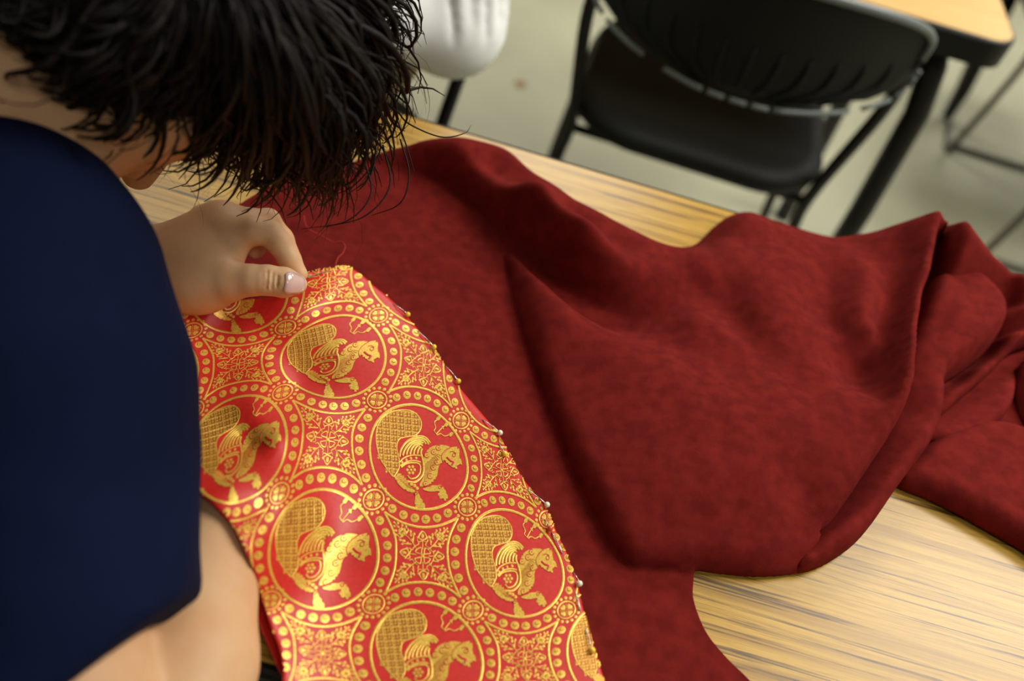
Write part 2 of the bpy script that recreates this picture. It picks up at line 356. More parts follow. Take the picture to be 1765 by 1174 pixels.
# ---------------------------------------------------------------- black chair
def make_chair(name, loc, rotz, label, group=None):
    """built facing +Y with the middle of its seat at the origin"""
    t = empty(name, (0, 0, 0), label, 'chair', group)
    # seat: rounded pad, dished, with a rolled rear edge
    out = np.array(round_rect(-0.222, 0.222, -0.215, 0.215, 0.12, 10)); n = len(out); V = []; Fc = []
    prof = [(0.0, 0.452), (0.5, 0.455), (0.86, 0.466), (0.96, 0.464), (1.0, 0.45), (0.985, 0.432), (0.9, 0.424), (0.0, 0.42)]
    for s, z in prof:
        for k in range(n): V.append((out[k][0]*s, out[k][1]*s, z))
    for j in range(len(prof)-1):
        for k in range(n):
            k2 = (k+1) % n; Fc.append((j*n+k, j*n+k2, (j+1)*n+k2, (j+1)*n+k))
    mesh_obj('seat', V, Fc, M['seat'], t)
    # backrest: wide oval shell curved round the sitter, with a rim
    def bk(u, v):      # u -1..1 across, v -1..1 up
        a = math.sqrt(max(0, 1-abs(v)**2.0)) if v > 0 else math.sqrt(max(0, 1-abs(v)**6))
        x = 0.232*u*a; z = 0.752+(0.068 if v > 0 else 0.102)*v
        y = -0.325+1.95*x*x-0.10*(z-0.65)
        return (x, y, z)
    NU, NV = 25, 15; V = []; Fc = []
    for th in (0, 0.012):
        for j in range(NV):
            for i in range(NU):
                x, y, z = bk(-1+2*i/(NU-1), -0.985+1.97*j/(NV-1)); V.append((x, y+th, z))
    for s in range(2):
        for j in range(NV-1):
            for i in range(NU-1):
                a = s*NU*NV+j*NU+i; f = (a, a+1, a+NU+1, a+NU); Fc.append(f if s == 0 else f[::-1])
    rimi = [j*NU for j in range(NV)][::-1]+list(range(NU))+[j*NU+NU-1 for j in range(NV)]+[(NV-1)*NU+i for i in range(NU)][::-1]
    for k in range(len(rimi)-1):
        a, b = rimi[k], rimi[k+1]
        if a != b: Fc.append((a, a+NU*NV, b+NU*NV, b))
    br = mesh_obj('backrest', V, Fc, M['seat'], t)
    rim = [bk(-1, v) for v in np.linspace(-.25, -.95, 14)]+[bk(u, -0.985) for u in np.linspace(-.9, .9, 13)]+[bk(1, v) for v in np.linspace(-.95, -.25, 14)]
    rim_at = lambda i: [float(np.interp(i, range(len(rim)), [r_[c] for r_ in rim])) for c in range(3)]
    ribs = 13
    for k in range(ribs):                    # lower rim shows as short bars between the ribs
        i0, i1 = 1+k*40/ribs, 1+(k+0.84)*40/ribs-0.2
        seg = [(rim_at(i)[0]*1.015, rim_at(i)[1]-0.006, rim_at(i)[2]-0.003) for i in np.linspace(i0, min(i1, 39.5), 5)]
        tube('rim_bar', [(x, y-0.004, z-0.002) for x, y, z in seg], 0.0034, M['rim'], br, 8)
        xm = (seg[0][0]+seg[-1][0])/2
    for k in range(1, 12):                   # shallow upright ribs on the back of the shell
        u = -1+2*k/12
        pth = [bk(u, v) for v in np.linspace(-0.93, -0.25, 5)]
        tube('rib', [(x, y-0.001, z) for x, y, z in pth], [0.002, 0.0042, 0.0042, 0.002], M['seat'], br, 8)
    top = [bk(math.cos(a), 0.985*math.sin(a)) for a in np.linspace(0.0, math.pi, 3)]
    tr = [bk(1, v) for v in np.linspace(-0.2, 0.985, 10)]+[bk(u, 0.985) for u in np.linspace(0.8, -0.8, 7)]+[bk(-1, v) for v in np.linspace(0.985, -0.2, 10)]
    tube('rim', [(x, y-0.002, z) for x, y, z in tr], 0.006, M['rim'], br, 8)
    for s in (-1, 1):
        tube('rear_leg', catmull([(s*0.226, -0.225, 0.73), (s*0.234, -0.19, 0.62), (s*0.214, -0.155, 0.42), (s*0.222, -0.14, 0.30), (s*0.226, -0.17, 0.004)], 6), 0.0105, M['blackmetal'], t, 10)
        tube('front_leg', catmull([(s*0.20, -0.12, 0.415), (s*0.212, 0.10, 0.413), (s*0.222, 0.17, 0.39), (s*0.240, 0.195, 0.20), (s*0.255, 0.21, 0.004)], 6), 0.0105, M['blackmetal'], t, 10)
    tube('crossbar', [(-0.216, -0.152, 0.405), (0.216, -0.152, 0.405)], 0.008, M['blackmetal'], t, 10)
    t.location = loc; t.rotation_euler = (0, 0, rotz)
    for c in t.children: c.matrix_parent_inverse = Matrix.Identity(4)
    for c in t.children_recursive: c.matrix_parent_inverse = Matrix.Identity(4)
    return t
def copy_tree(o, parent=None):
    c = o.copy(); COL.objects.link(c)
    if parent is not None: c.parent = parent
    for ch in o.children: copy_tree(ch, c)
    return c
chair = make_chair('stacking_chair', (0.210, 1.442, 0), math.radians(-2), 'black chair with wide oval backrest pushed in at the tan table', 'chair')
c2 = copy_tree(chair); c2.location = (-0.435, 0.965, 0); c2.rotation_euler = (0, 0, math.radians(172))
c2['label'] = 'dark chair under the person in the white shirt, mostly hidden by hair'
c3 = copy_tree(chair); c3.location = (-0.80, 0.20, 0); c3.rotation_euler = (0, 0, math.radians(-72))
c3['label'] = 'black chair under the person in the navy shirt, outside the left edge'

# sled chair on the right
sl = empty('sled_base_chair', (1.2, 2.08, 0), 'chair with thin grey tube legs at the right edge beyond the tan table', 'chair')
def sled(y, dy):
    pts = [(1.05, y, 0.43), (1.075, y, 0.3), (1.046, y, 0.03), (1.05, y+0.01*dy, 0.0095), (1.07, y+0.03*dy, 0.0095), (1.42, y+0.02, 0.0095), (1.46, y, 0.03), (1.42, y, 0.43)]
    tube('sled_leg', catmull(pts, 5), 0.0095, M['greymetal'], sl, 10)
sled(2.314, 1); sled(1.822, 1)
tube('rear_leg', [(1.06, 2.50, 0.0095), (1.055, 2.50, 0.10), (1.0, 2.49, 0.44)], [0.016, 0.022, 0.03], M['blackmetal'], sl, 10)
tube('runner', [(1.046, 2.314, 0.0095), (1.062, 2.50, 0.0095)], 0.0095, M['greymetal'], sl, 10)
slab('seat', round_rect(0.985, 1.47, 1.80, 2.53, 0.06), 0.43, 0.46, M['seat'], sl, 0.008)
# ---------------------------------------------------------------- red wool cloth
M['wool'] = mat('red_wool', lin(119, 31, 26), 0.95, spec=0.08, noise=(90, lin(101, 24, 21), 6), bump=(1500, 0.35, 0.0006), sheen=0.0)
def xyz(l):  # (px, py, height in cm) -> world
    return np.array([P(a, b, TZ+c/100) for a, b, c in l])
def ease(d, w): return np.sqrt(np.clip(1-(1-np.clip(d/w, 0, 1))**2, 0, 1))
flat = [(285, 420, .3), (400, 380, .3), (450, 345, .5), (520, 312, .8), (600, 285, .9), (690, 292, .7), (765, 322, .5), (830, 368, .4), (500, 400, .3), (600, 360, .5), (650, 450, .3),
        (750, 500, .3), (780, 430, .6), (850, 420, .35), (860, 560, .3), (850, 650, .3), (900, 800, .3), (960, 950, .3), (1050, 1050, .3), (1150, 1100, .3), (1250, 1160, .3),
        (1190, 1010, .3), (500, 700, .3), (600, 1000, .3), (800, 1150, .3), (400, 600, .3), (700, 800, .3), (1000, 900, .3), (930, 700, .3), (1330, 1250, .3), (900, 400, .4), (1000, 500, .4), (1100, 700, .3)]
def dense(lines, step=16):
    out = []
    for l in lines:
        c = catmull(l, 12) if len(l) > 2 else np.array(l, float); d = np.r_[0, np.cumsum(np.linalg.norm(np.diff(c[:, :2], axis=0), axis=1))]
        t = np.linspace(0, d[-1], max(2, int(d[-1]/step)+1)); out += [tuple(np.interp(q, d, c[:, k]) for k in range(3)) for q in t]
    return out
pile = dense([[(600, 285, 1.0), (640, 264, 1.4), (700, 252, 1.9), (780, 246, 2.2), (870, 259, 2.5), (930, 303, 2.7), (1000, 349, 2.7), (1080, 390, 2.3), (1130, 413, 1.6), (1190, 422, .8), (1222, 398, 1.3), (1250, 377, 2.3), (1285, 369, 2.7), (1330, 386, 2.5), (1400, 410, 2.2), (1440, 413, 2.3), (1500, 400, 3.2), (1570, 380, 5.2), (1608, 365, 7.3), (1638, 356, 8.9)], [(640, 276, .3), (700, 264, .5), (780, 260, .6), (870, 274, .6), (930, 318, .7), (1000, 362, .7), (1080, 402, .6)], [(1540, 398, 2.0), (1600, 394, 3.6), (1650, 386, 4.6)], [(1500, 412, 0), (1580, 410, .4), (1650, 408, 1.5)],
    [(650, 276, 1.4), (700, 272, 1.9), (760, 290, 2.4), (840, 330, 3.0), (898, 374, 3.5), (952, 414, 3.7), (1005, 446, 3.8), (1060, 468, 3.6), (1120, 476, 3.2), (1180, 466, 2.8)],
    [(640, 284, .9), (700, 300, .5), (765, 340, .25), (830, 392, .15), (895, 442, .1), (945, 482, .15), (1000, 516, .3), (1060, 537, .5), (1115, 545, .9), (1150, 540, 1.6)],
    [(866, 402, .6), (905, 458, 1.4), (950, 500, 2.0), (1000, 541, 2.5), (1060, 580, 2.9), (1100, 603, 3.2), (1160, 634, 3.5), (1240, 664, 3.8), (1320, 682, 4.0), (1420, 684, 4.3), (1500, 690, 4.6)],
    [(1085, 582, 1.9), (1130, 590, 2.0), (1180, 605, 2.5), (1250, 625, 3.0), (1340, 635, 3.3), (1420, 635, 3.7)],
    [(1642, 372, 8.6), (1625, 430, 8.4), (1602, 505, 7.8), (1580, 580, 7.2), (1560, 650, 6.3), (1525, 730, 5.2), (1478, 805, 4.2), (1430, 875, 3.1)],
    [(1580, 440, 5.9), (1566, 490, 5.3), (1550, 545, 4.7), (1534, 625, 4.4), (1512, 690, 4.4)],
    [(885, 470, 1.3), (900, 530, 1.6), (920, 600, 1.8), (955, 690, 2.0), (1005, 800, 2.1), (1055, 890, 2.1), (1100, 930, 2.1), (1200, 935, 2.2), (1290, 945, 2.3), (1370, 938, 2.0)],
    [(1430, 440, 3.0), (1430, 520, 3.0), (1446, 590, 3.3)], [(1372, 450, 3.5), (1374, 510, 3.7), (1385, 560, 3.9)], [(1495, 460, 4.5), (1498, 520, 4.7), (1500, 570, 4.6)],
    [(1122, 565, 1.3), (1165, 525, 1.9), (1205, 492, 2.4), (1235, 505, 2.4), (1262, 545, 2.2), (1275, 570, 2.5)], [(1160, 470, 2.9), (1215, 455, 3.3), (1260, 462, 3.4), (1300, 500, 3.6), (1325, 560, 3.6)], [(1190, 560, 2.7), (1215, 545, 3.0), (1235, 570, 3.0)]], 18)+[
    (980, 385, 3.5), (1060, 430, 3.2), (900, 325, 3.1), (850, 295, 2.8), (1250, 420, 2.9), (1300, 425, 3.0), (1450, 760, 4.4),
    (1000, 640, 2.4), (1000, 720, 2.3), (1100, 700, 3.3), (1100, 800, 3.0), (1200, 750, 3.9), (1200, 850, 3.3), (1300, 770, 4.2), (1300, 870, 3.3), (1400, 780, 4.2), (1395, 855, 2.9), (1350, 900, 2.7), (1378, 905, 2.3), (1415, 940, 1.5), (1440, 930, 1.2)]
LA = [(560, 285, .5), (690, 292, .5), (765, 322, .4), (830, 376, .3), (856, 405, .5), (872, 450, .7), (888, 520, .8), (908, 590, .8), (932, 660, .8), (962, 740, .9), (992, 815, .9), (1030, 890, .9), (1062, 945, .9), (1085, 968, .9), (1112, 975, .8), (1200, 979, .8), (1260, 987, .8),
      (1320, 991, .8), (1385, 982, .9), (1425, 966, .9), (1446, 945, .9), (1436, 922, 1.2), (1424, 908, 2.2), (1450, 884, 2.7), (1500, 812, 3.4), (1554, 730, 4.6), (1575, 673, 5.4), (1585, 621, 6.2), (1595, 570, 6.8), (1606, 522, 7.2), (1616, 481, 7.6), (1627, 450, 7.8), (1638, 400, 8.2), (1645, 365, 8.4)]
rim = LA[15:]+[(1656, 368, 7.4), (1664, 388, 4.0), (1655, 412, 0.5), (1580, 416, -1), (1500, 417, -1), (1430, 425, -1), (1330, 396, -.9), (1285, 380, -.9), (1250, 387, -.9), (1225, 402, -.5), (1190, 428, 0), (1130, 422, 0), (1080, 402, 0), (1000, 362, 0), (930, 318, 0), (870, 274, 0), (780, 260, 0), (700, 264, 0), (640, 272, 0),
      (600, 278, .5), (520, 302, .2), (440, 340, .2), (400, 362, .2), (330, 386, .2), (270, 404, .2), (290, 470, .2), (350, 560, .2), (420, 700, .2), (470, 850, .2), (520, 960, .2), (560, 1050, .2), (600, 1120, .2), (900, 1230, .2), (1250, 1290, .2), (1350, 1240, .2), (1292, 1174, .2), (1255, 1138, .2), (1222, 1099, .2), (1205, 1066, .2), (1194, 1030, .2), (1195, 1000, .2)]
def tps_h(l): q = xyz(l); return TPS(q[:, :2], q[:, 2]-TZ, 2e-4)
LAc = catmull(xyz(LA)[:, :2], 5)
ROFF = [0.0004, 0.0012, 0.0028, 0.0055, 0.0095]
V, Fq = patch_rings(catmull(xyz(rim+[rim[0]])[:, :2], 4)[:-1], 0.0027, ROFF, LAc)
hA = tps_h(flat)(V); hB = tps_h(pile)(V)
nl_ = len(LA)-15
d, _, _ = seg_near(V, LAc)
side = np.where(inside(V, np.vstack([LAc, catmull(xyz(rim[nl_-1:nl_+20])[:, :2], 4)])), 1, -1)
w = np.where(side > 0, ease(d, 0.013), 0.0)
nl_ = len(LA)-15
dr, _, _ = seg_near(V, catmull(xyz(rim[nl_:nl_+20])[:, :2], 4)); side[(dr < 0.004) & (V[:, 0] < 0.36)] = 1
hB = np.maximum(hB, 0.003)*ease(dr, 0.026)
und = np.sin(V[:, 0]*61+3*np.sin(V[:, 1]*23))*np.sin(V[:, 1]*53+2*np.sin(V[:, 0]*31)); u2 = np.sin(V[:, 0]*113+V[:, 1]*71+2*np.sin(V[:, 0]*40))
hB = hB+(0.0011*und+0.0005*u2)*np.clip((hB-0.008)/0.02, 0, 1)
hA = np.clip(hA+0.0004*und, 0.0025, 0.03)
Z = np.where(side > 0, np.maximum(hB, 0.0026)*w+hA*(1-w)*np.clip(dr/0.01, 0, 1), hA)
Z = np.maximum(Z, 0.0028)
VV = [np.column_stack([V, TZ+Z])]; FF = [Fq]; base = len(V)
def layer(outline, ctrl, wid, low=0.0028, step=0.003):
    """one more fold of the same cloth: a padded sheet whose rim rolls down to height low"""
    global base
    V, Fq = patch_rings(catmull(xyz(outline+[outline[0]])[:, :2], 4)[:-1], step, ROFF)
    h = tps_h(ctrl)(V); d, _, _ = seg_near(V, catmull(xyz(outline+[outline[0]])[:, :2], 4), True)
    e = ease(d, wid); z = low+(np.maximum(h, low+0.002)-low)*e
    VV.append(np.column_stack([V, TZ+z])); FF.append(Fq+base); base += len(V)
layer([(1600, 478, 3), (1640, 473, 3), (1682, 486, 3), (1719, 527, 3), (1730, 556, 3), (1724, 578, 3), (1702, 602, 2.6), (1667, 629, 2.4), (1640, 646, 2.2), (1624, 664, 2), (1620, 700, 1.6), (1605, 760, 1.2), (1548, 838, 1), (1491, 919, .9), (1443, 959, .9), (1400, 980, .9), (1370, 982, .8), (1375, 950, .8), (1420, 890, 1), (1480, 800, 1.2), (1530, 700, 2), (1560, 600, 3)],
      [(1600, 490, 4.4), (1650, 490, 4.6), (1690, 510, 4.8), (1715, 550, 4.8), (1690, 590, 4.4), (1670, 550, 4.7), (1640, 600, 4.0), (1620, 560, 4.0), (1600, 690, 3.2), (1608, 720, 3.1), (1580, 740, 3.0), (1560, 700, 2.2), (1530, 820, 2.7), (1510, 800, 2.0), (1470, 900, 2.4), (1450, 885, 1.6), (1420, 950, 2.3), (1392, 955, 1.9), (1375, 950, 1.4), (1570, 600, 3)], 0.012)
layer([(1600, 420, 3), (1625, 322, 7.6), (1674, 330, 6.8), (1706, 378, 5.2), (1742, 410, 4.6), (1776, 436, 4.3), (1840, 520, 4), (1850, 560, 3), (1765, 588, 2.6), (1730, 620, 2.2), (1700, 648, 2.0), (1660, 682, 1.8), (1624, 712, 1.6), (1600, 700, 1.6), (1600, 560, 1.5)],
      [(1640, 364, 8.8), (1662, 374, 8.0), (1690, 418, 5.8), (1730, 455, 4.8), (1765, 482, 4.5), (1640, 430, 2.5), (1660, 460, 1.2), (1700, 490, 1.0), (1735, 520, 2.0), (1765, 530, 3.4), (1750, 570, 3.6), (1700, 630, 3.0), (1740, 600, 3.3), (1660, 670, 2.8), (1630, 700, 2.4), (1690, 614, .7), (1662, 640, .6), (1640, 662, .6), (1715, 590, .9), (1610, 560, .8), (1840, 540, 4)], 0.010)
layer([(1600, 700, 1), (1660, 640, 1), (1765, 580, 1.5), (1850, 560, 1.5), (1830, 610, 1), (1765, 642, 1), (1742, 700, .8), (1712, 737, .8), (1662, 760, .8), (1612, 764, .8), (1590, 750, .8)],
      [(1620, 740, 1.5), (1660, 738, 1.6), (1700, 714, 1.6), (1740, 664, 1.5), (1650, 700, .6), (1720, 640, .5), (1800, 600, .8), (1765, 615, .6)], 0.010)
layer([(1540, 820, .8), (1590, 770, .8), (1640, 745, .8), (1700, 728, .8), (1765, 745, .8), (1850, 790, .8), (1900, 1010, .8), (1800, 968, .8), (1765, 945, .8), (1700, 908, .8), (1650, 880, .8), (1600, 856, .8), (1556, 838, .8)],
      [(1580, 800, 2.0), (1640, 780, 2.2), (1700, 770, 2.2), (1765, 790, 2.3), (1650, 850, 2.2), (1720, 880, 2.3), (1765, 910, 2.3), (1850, 900, 2.4), (1700, 820, 2.3)], 0.014)
layer([(1745, 640, .8), (1800, 600, .8), (1880, 640, .8), (1880, 780, .8), (1800, 760, .8), (1768, 730, .8), (1752, 690, .8)], [(1765, 680, 2.4), (1800, 660, 2.6), (1800, 720, 2.4), (1840, 690, 2.5)], 0.012)
layer([(1460, 700, .3), (1500, 560, .3), (1560, 440, .3), (1630, 415, .3), (1700, 462, .3), (1800, 520, .3), (1960, 620, .3), (2010, 760, .3), (1960, 900, .3), (1840, 840, .3), (1720, 770, .3), (1620, 762, .3), (1560, 760, .3)],
      [(1600, 560, .8), (1600, 450, .8), (1700, 560, .5), (1740, 640, .35), (1800, 600, .8), (1900, 680, 1.5), (1940, 800, 1.5), (1840, 760, .8), (1740, 700, .35), (1620, 720, .4), (1560, 680, .6)], 0.010)
cloth = mesh_obj('wool_cloth', np.vstack(VV), np.vstack(FF), M['wool'])
tag(cloth, 'large dark red wool cloth heaped in soft folds across the wood grain table', 'cloth')
add_mod(cloth, 'SMOOTH', factor=0.5, iterations=2)
add_mod(cloth, 'SOLIDIFY', thickness=0.0022, offset=-1)

# ---------------------------------------------------------------- red and gold brocade
M['satin'] = mat('red_satin', lin(212, 44, 36), 0.42, spec=0.45, noise=(350, lin(200, 38, 32), 3, (1, 1, 1)), bump=(2600, 0.12, 0.0002))
M['gold'] = mat('gold_thread', lin(250, 208, 92), 0.34, metal=0.4, spec=0.6, noise=(900, lin(226, 172, 62), 2), bump=(1800, 0.3, 0.0002))
bz_c = [(520, 470, 4.0), (560, 464, 2.6), (605, 460, 1.2), (640, 490, .8), (690, 530, .7), (750, 600, .7), (860, 745, .7), (945, 880, .7), (1000, 1000, .7), (1045, 1174, .7), (1060, 1230, .7),
        (580, 615, 1.1), (650, 560, 1.0), (725, 790, .8), (650, 950, .9), (555, 955, 1.5), (430, 770, 3.6), (480, 755, 4.5), (440, 700, 3.8), (520, 800, 3.2), (330, 560, 2.0), (390, 548, .7), (440, 560, .6), (450, 600, .6), (490, 520, 2.2), (330, 700, 3.2), (350, 855, 6.6), (386, 890, 6.6), (400, 838, 6.3), (430, 800, 5.0), (445, 880, 5.4),
        (430, 970, 5.8), (412, 925, 6.6), (455, 1050, 3.3), (480, 1120, 2.6), (492, 1174, 2.2), (600, 1100, .9), (740, 1135, .8), (890, 975, .7), (560, 790, 2.2), (485, 845, 5.2), (460, 900, 5.4), (505, 800, 3.8), (530, 740, 2.8), (500, 680, 1.2), (800, 900, .7), (560, 520, 1.4), (390, 640, 1.6), (620, 1230, .9)]
_bz = TPS([(a, b) for a, b, _ in bz_c], [c/100 for _, _, c in bz_c], 5e-4)
def bro(px, up=0.0):
    px = np.atleast_2d(px); z = TZ+np.maximum(_bz(px), 0.0058)+up
    dx, dy = (px[:, 0]-W/2)/F, (px[:, 1]-H/2)/F
    D = _fw[None]+_R[None]*dx[:, None]-_U[None]*dy[:, None]
    return CAMPOS+D*((z-CZ)/D[:, 2])[:, None]
BO = [(527, 468), (560, 461), (590, 457), (607, 460), (628, 474), (645, 490), (668, 508), (692, 531), (722, 566), (735, 583), (752, 604), (770, 630), (792, 664), (828, 706), (862, 748), (878, 778), (900, 818), (925, 852), (948, 884), (962, 918), (978, 950), (990, 985), (997, 1002), (1004, 1035), (1020, 1095), (1045, 1174), (1062, 1230),
      (640, 1240), (500, 1200), (487, 1150), (480, 1115), (466, 1078), (452, 1035), (440, 990), (428, 962), (408, 918), (385, 888), (362, 864), (335, 845), (300, 820), (285, 700), (285, 560), (310, 530), (340, 522), (420, 515), (505, 503), (524, 490)]
BOs = catmull(BO+[BO[0]], 3)[:-1]
V2, F2 = patch_rings(BOs, 5.0, [0.8, 2.5, 5.0, 9.0])
de, _, _ = seg_near(V2, BOs, True)
brocade = mesh_obj('brocade', bro(V2)-np.array([0, 0, 1])*(0.0025*(1-ease(de, 9.0)))[:, None], F2[:, ::-1], M['satin'])
tag(brocade, 'red satin brocade woven with gold beasts in beaded roundels, pinned along its right edge', 'fabric')
ul = patch_rings(catmull([(436, 1022), (464, 1040), (484, 1110), (500, 1175), (484, 1160), (466, 1118), (449, 1078), (436, 1022)], 3)[:-1], 5.0, [1.0])
ulo = mesh_obj('under_layer', bro(ul[0], -0.010), ul[1][:, ::-1], M['satin'], brocade); add_mod(ulo, 'SOLIDIFY', thickness=0.0012, offset=-1)
add_mod(brocade, 'SOLIDIFY', thickness=0.0012, offset=-1)
# lattice of the woven pattern: roundel centres at whole numbers, rosettes half way between neighbours
lat = {(0, 0): (725, 790), (1, 0): (890, 975), (0, 1): (555, 955), (-1, 0): (580, 615), (-1, 1): (413, 772), (1, 1): (738, 1136),
       (.5, 0): (805, 874), (-.5, 0): (649, 690), (0, .5): (643, 862), (0, -.5): (794, 726), (1, .5): (814, 1053), (1, -.5): (943, 896), (1.5, 0): (976, 1052), (-.5, 1): (481, 851), (.5, 1): (643, 1042),
       (0, 1.5): (466, 1036), (-1.5, 0): (491, 566), (-1, -.5): (652, 544), (-1, .5): (486, 676), (-2, 0): (408, 500), (.5, .5): (729, 958), (-.5, .5): (566, 757), (-.5, -.5): (731, 630), (0, -1): (858, 664), (-1, -1): (716, 490), (1, -1): (998, 820), (2, 0): (1061, 1128)}
K = np.array(list(lat.keys())); Q = np.array(list(lat.values()), float)
uv2px = TPS(K, Q, 3e-3); px2uv = TPS(Q, K, 3e-3)
class Gold:
    """flat woven shapes collected into one mesh; shapes are given on the photographed repeat and moved along the lattice"""
    def __init__(s, shift): s.V = []; s.F = []; s.n = 0; s.sh = np.array(shift, float)
    def mv(s, px): return uv2px(px2uv(px)+s.sh) if np.any(s.sh) else np.array(px, float)
    def push(s, px, F, up):
        keep = inside(px, BOs); F = [f for f in F if all(keep[i] for i in f)]
        if not F: return
        s.V.append(bro(px, 0)+np.array([0, -0.35, 0.94])*np.array(up).reshape(-1, 1)); s.F += [tuple(i+s.n for i in f) for f in F]; s.n += len(px)
    def stroke(s, pts, wd, up=0.0005, n=5, closed=False):
        p = catmull(list(pts)+([pts[0]] if closed else []), n) if len(pts) > 2 else np.array([np.array(pts[0])*(1-t)+np.array(pts[1])*t for t in np.linspace(0, 1, 4)])
        t = np.gradient(p, axis=0); t /= np.linalg.norm(t, axis=1)[:, None]+1e-9; nn = np.column_stack([-t[:, 1], t[:, 0]])
        m = len(p); px = s.mv(np.vstack([p-nn*wd/2, p, p+nn*wd/2])); F = []
        for i in range(m-1): F += [(i, i+1, m+i+1, m+i), (m+i, m+i+1, 2*m+i+1, 2*m+i)]
        F = [f[::-1] for f in F]
        s.push(px, F, np.concatenate([np.full(m, up*0.5), np.full(m, up), np.full(m, up*0.5)]))
    def disc(s, c, r, up=0.0005, n=10, ry=None, ang=0):
        a = np.linspace(0, 2*math.pi, n, endpoint=False); ry = ry or r
        x, y = r*np.cos(a), ry*np.sin(a); ca, sa = math.cos(ang), math.sin(ang)
        px = s.mv(np.vstack([[c], np.column_stack([c[0]+x*ca-y*sa, c[1]+x*sa+y*ca])]))
        s.push(px, [(0, 1+(k+1) % n, 1+k) for k in range(n)], np.concatenate([[up*0.9], np.full(n, up*0.45)]))
    def ring(s, c, r, wd, up=0.0005, n=16):
        s.stroke([(c[0]+r*math.cos(a), c[1]+r*math.sin(a)) for a in np.linspace(0, 2*math.pi, n, endpoint=False)], wd, up, 2, True)
    def poly(s, pts, up=0.0004, n=3, grid=5.0):
        pts = catmull(list(pts)+[pts[0]], n)[:-1]; V, Fq = patch_grid(pts, grid)
        s.push(s.mv(V), [tuple(f)[::-1] for f in Fq], np.full(len(V), up))
    def make(s, name, material, parent):
        if not s.F: return None
        V = np.vstack(s.V); F = []
        for f in s.F:
            a, b, c = V[f[0]], V[f[1]], V[f[2]]; F.append(f if np.cross(b-a, c-a)[2] > 0 else f[::-1])
        return mesh_obj(name, V, F, material, parent)
def cA(l): return [(600+x/5.59, 680+y/5.59) for x, y in l]
def cB(l): return [(620+x/6.52, 860+y/6.52) for x, y in l]
TAIL = cA([(455, 770), (430, 790), (360, 700), (310, 620), (278, 510), (268, 400), (285, 300), (340, 215), (420, 168), (530, 150), (620, 165), (680, 215), (705, 280), (690, 350), (640, 395), (560, 410), (500, 425), (475, 460), (468, 520), (485, 600), (495, 660), (488, 715)])
M['goldred'] = mat('gold_over_red_weave', lin(196, 128, 48), 0.42, metal=0.45, spec=0.5, noise=(1200, lin(170, 84, 38), 2))
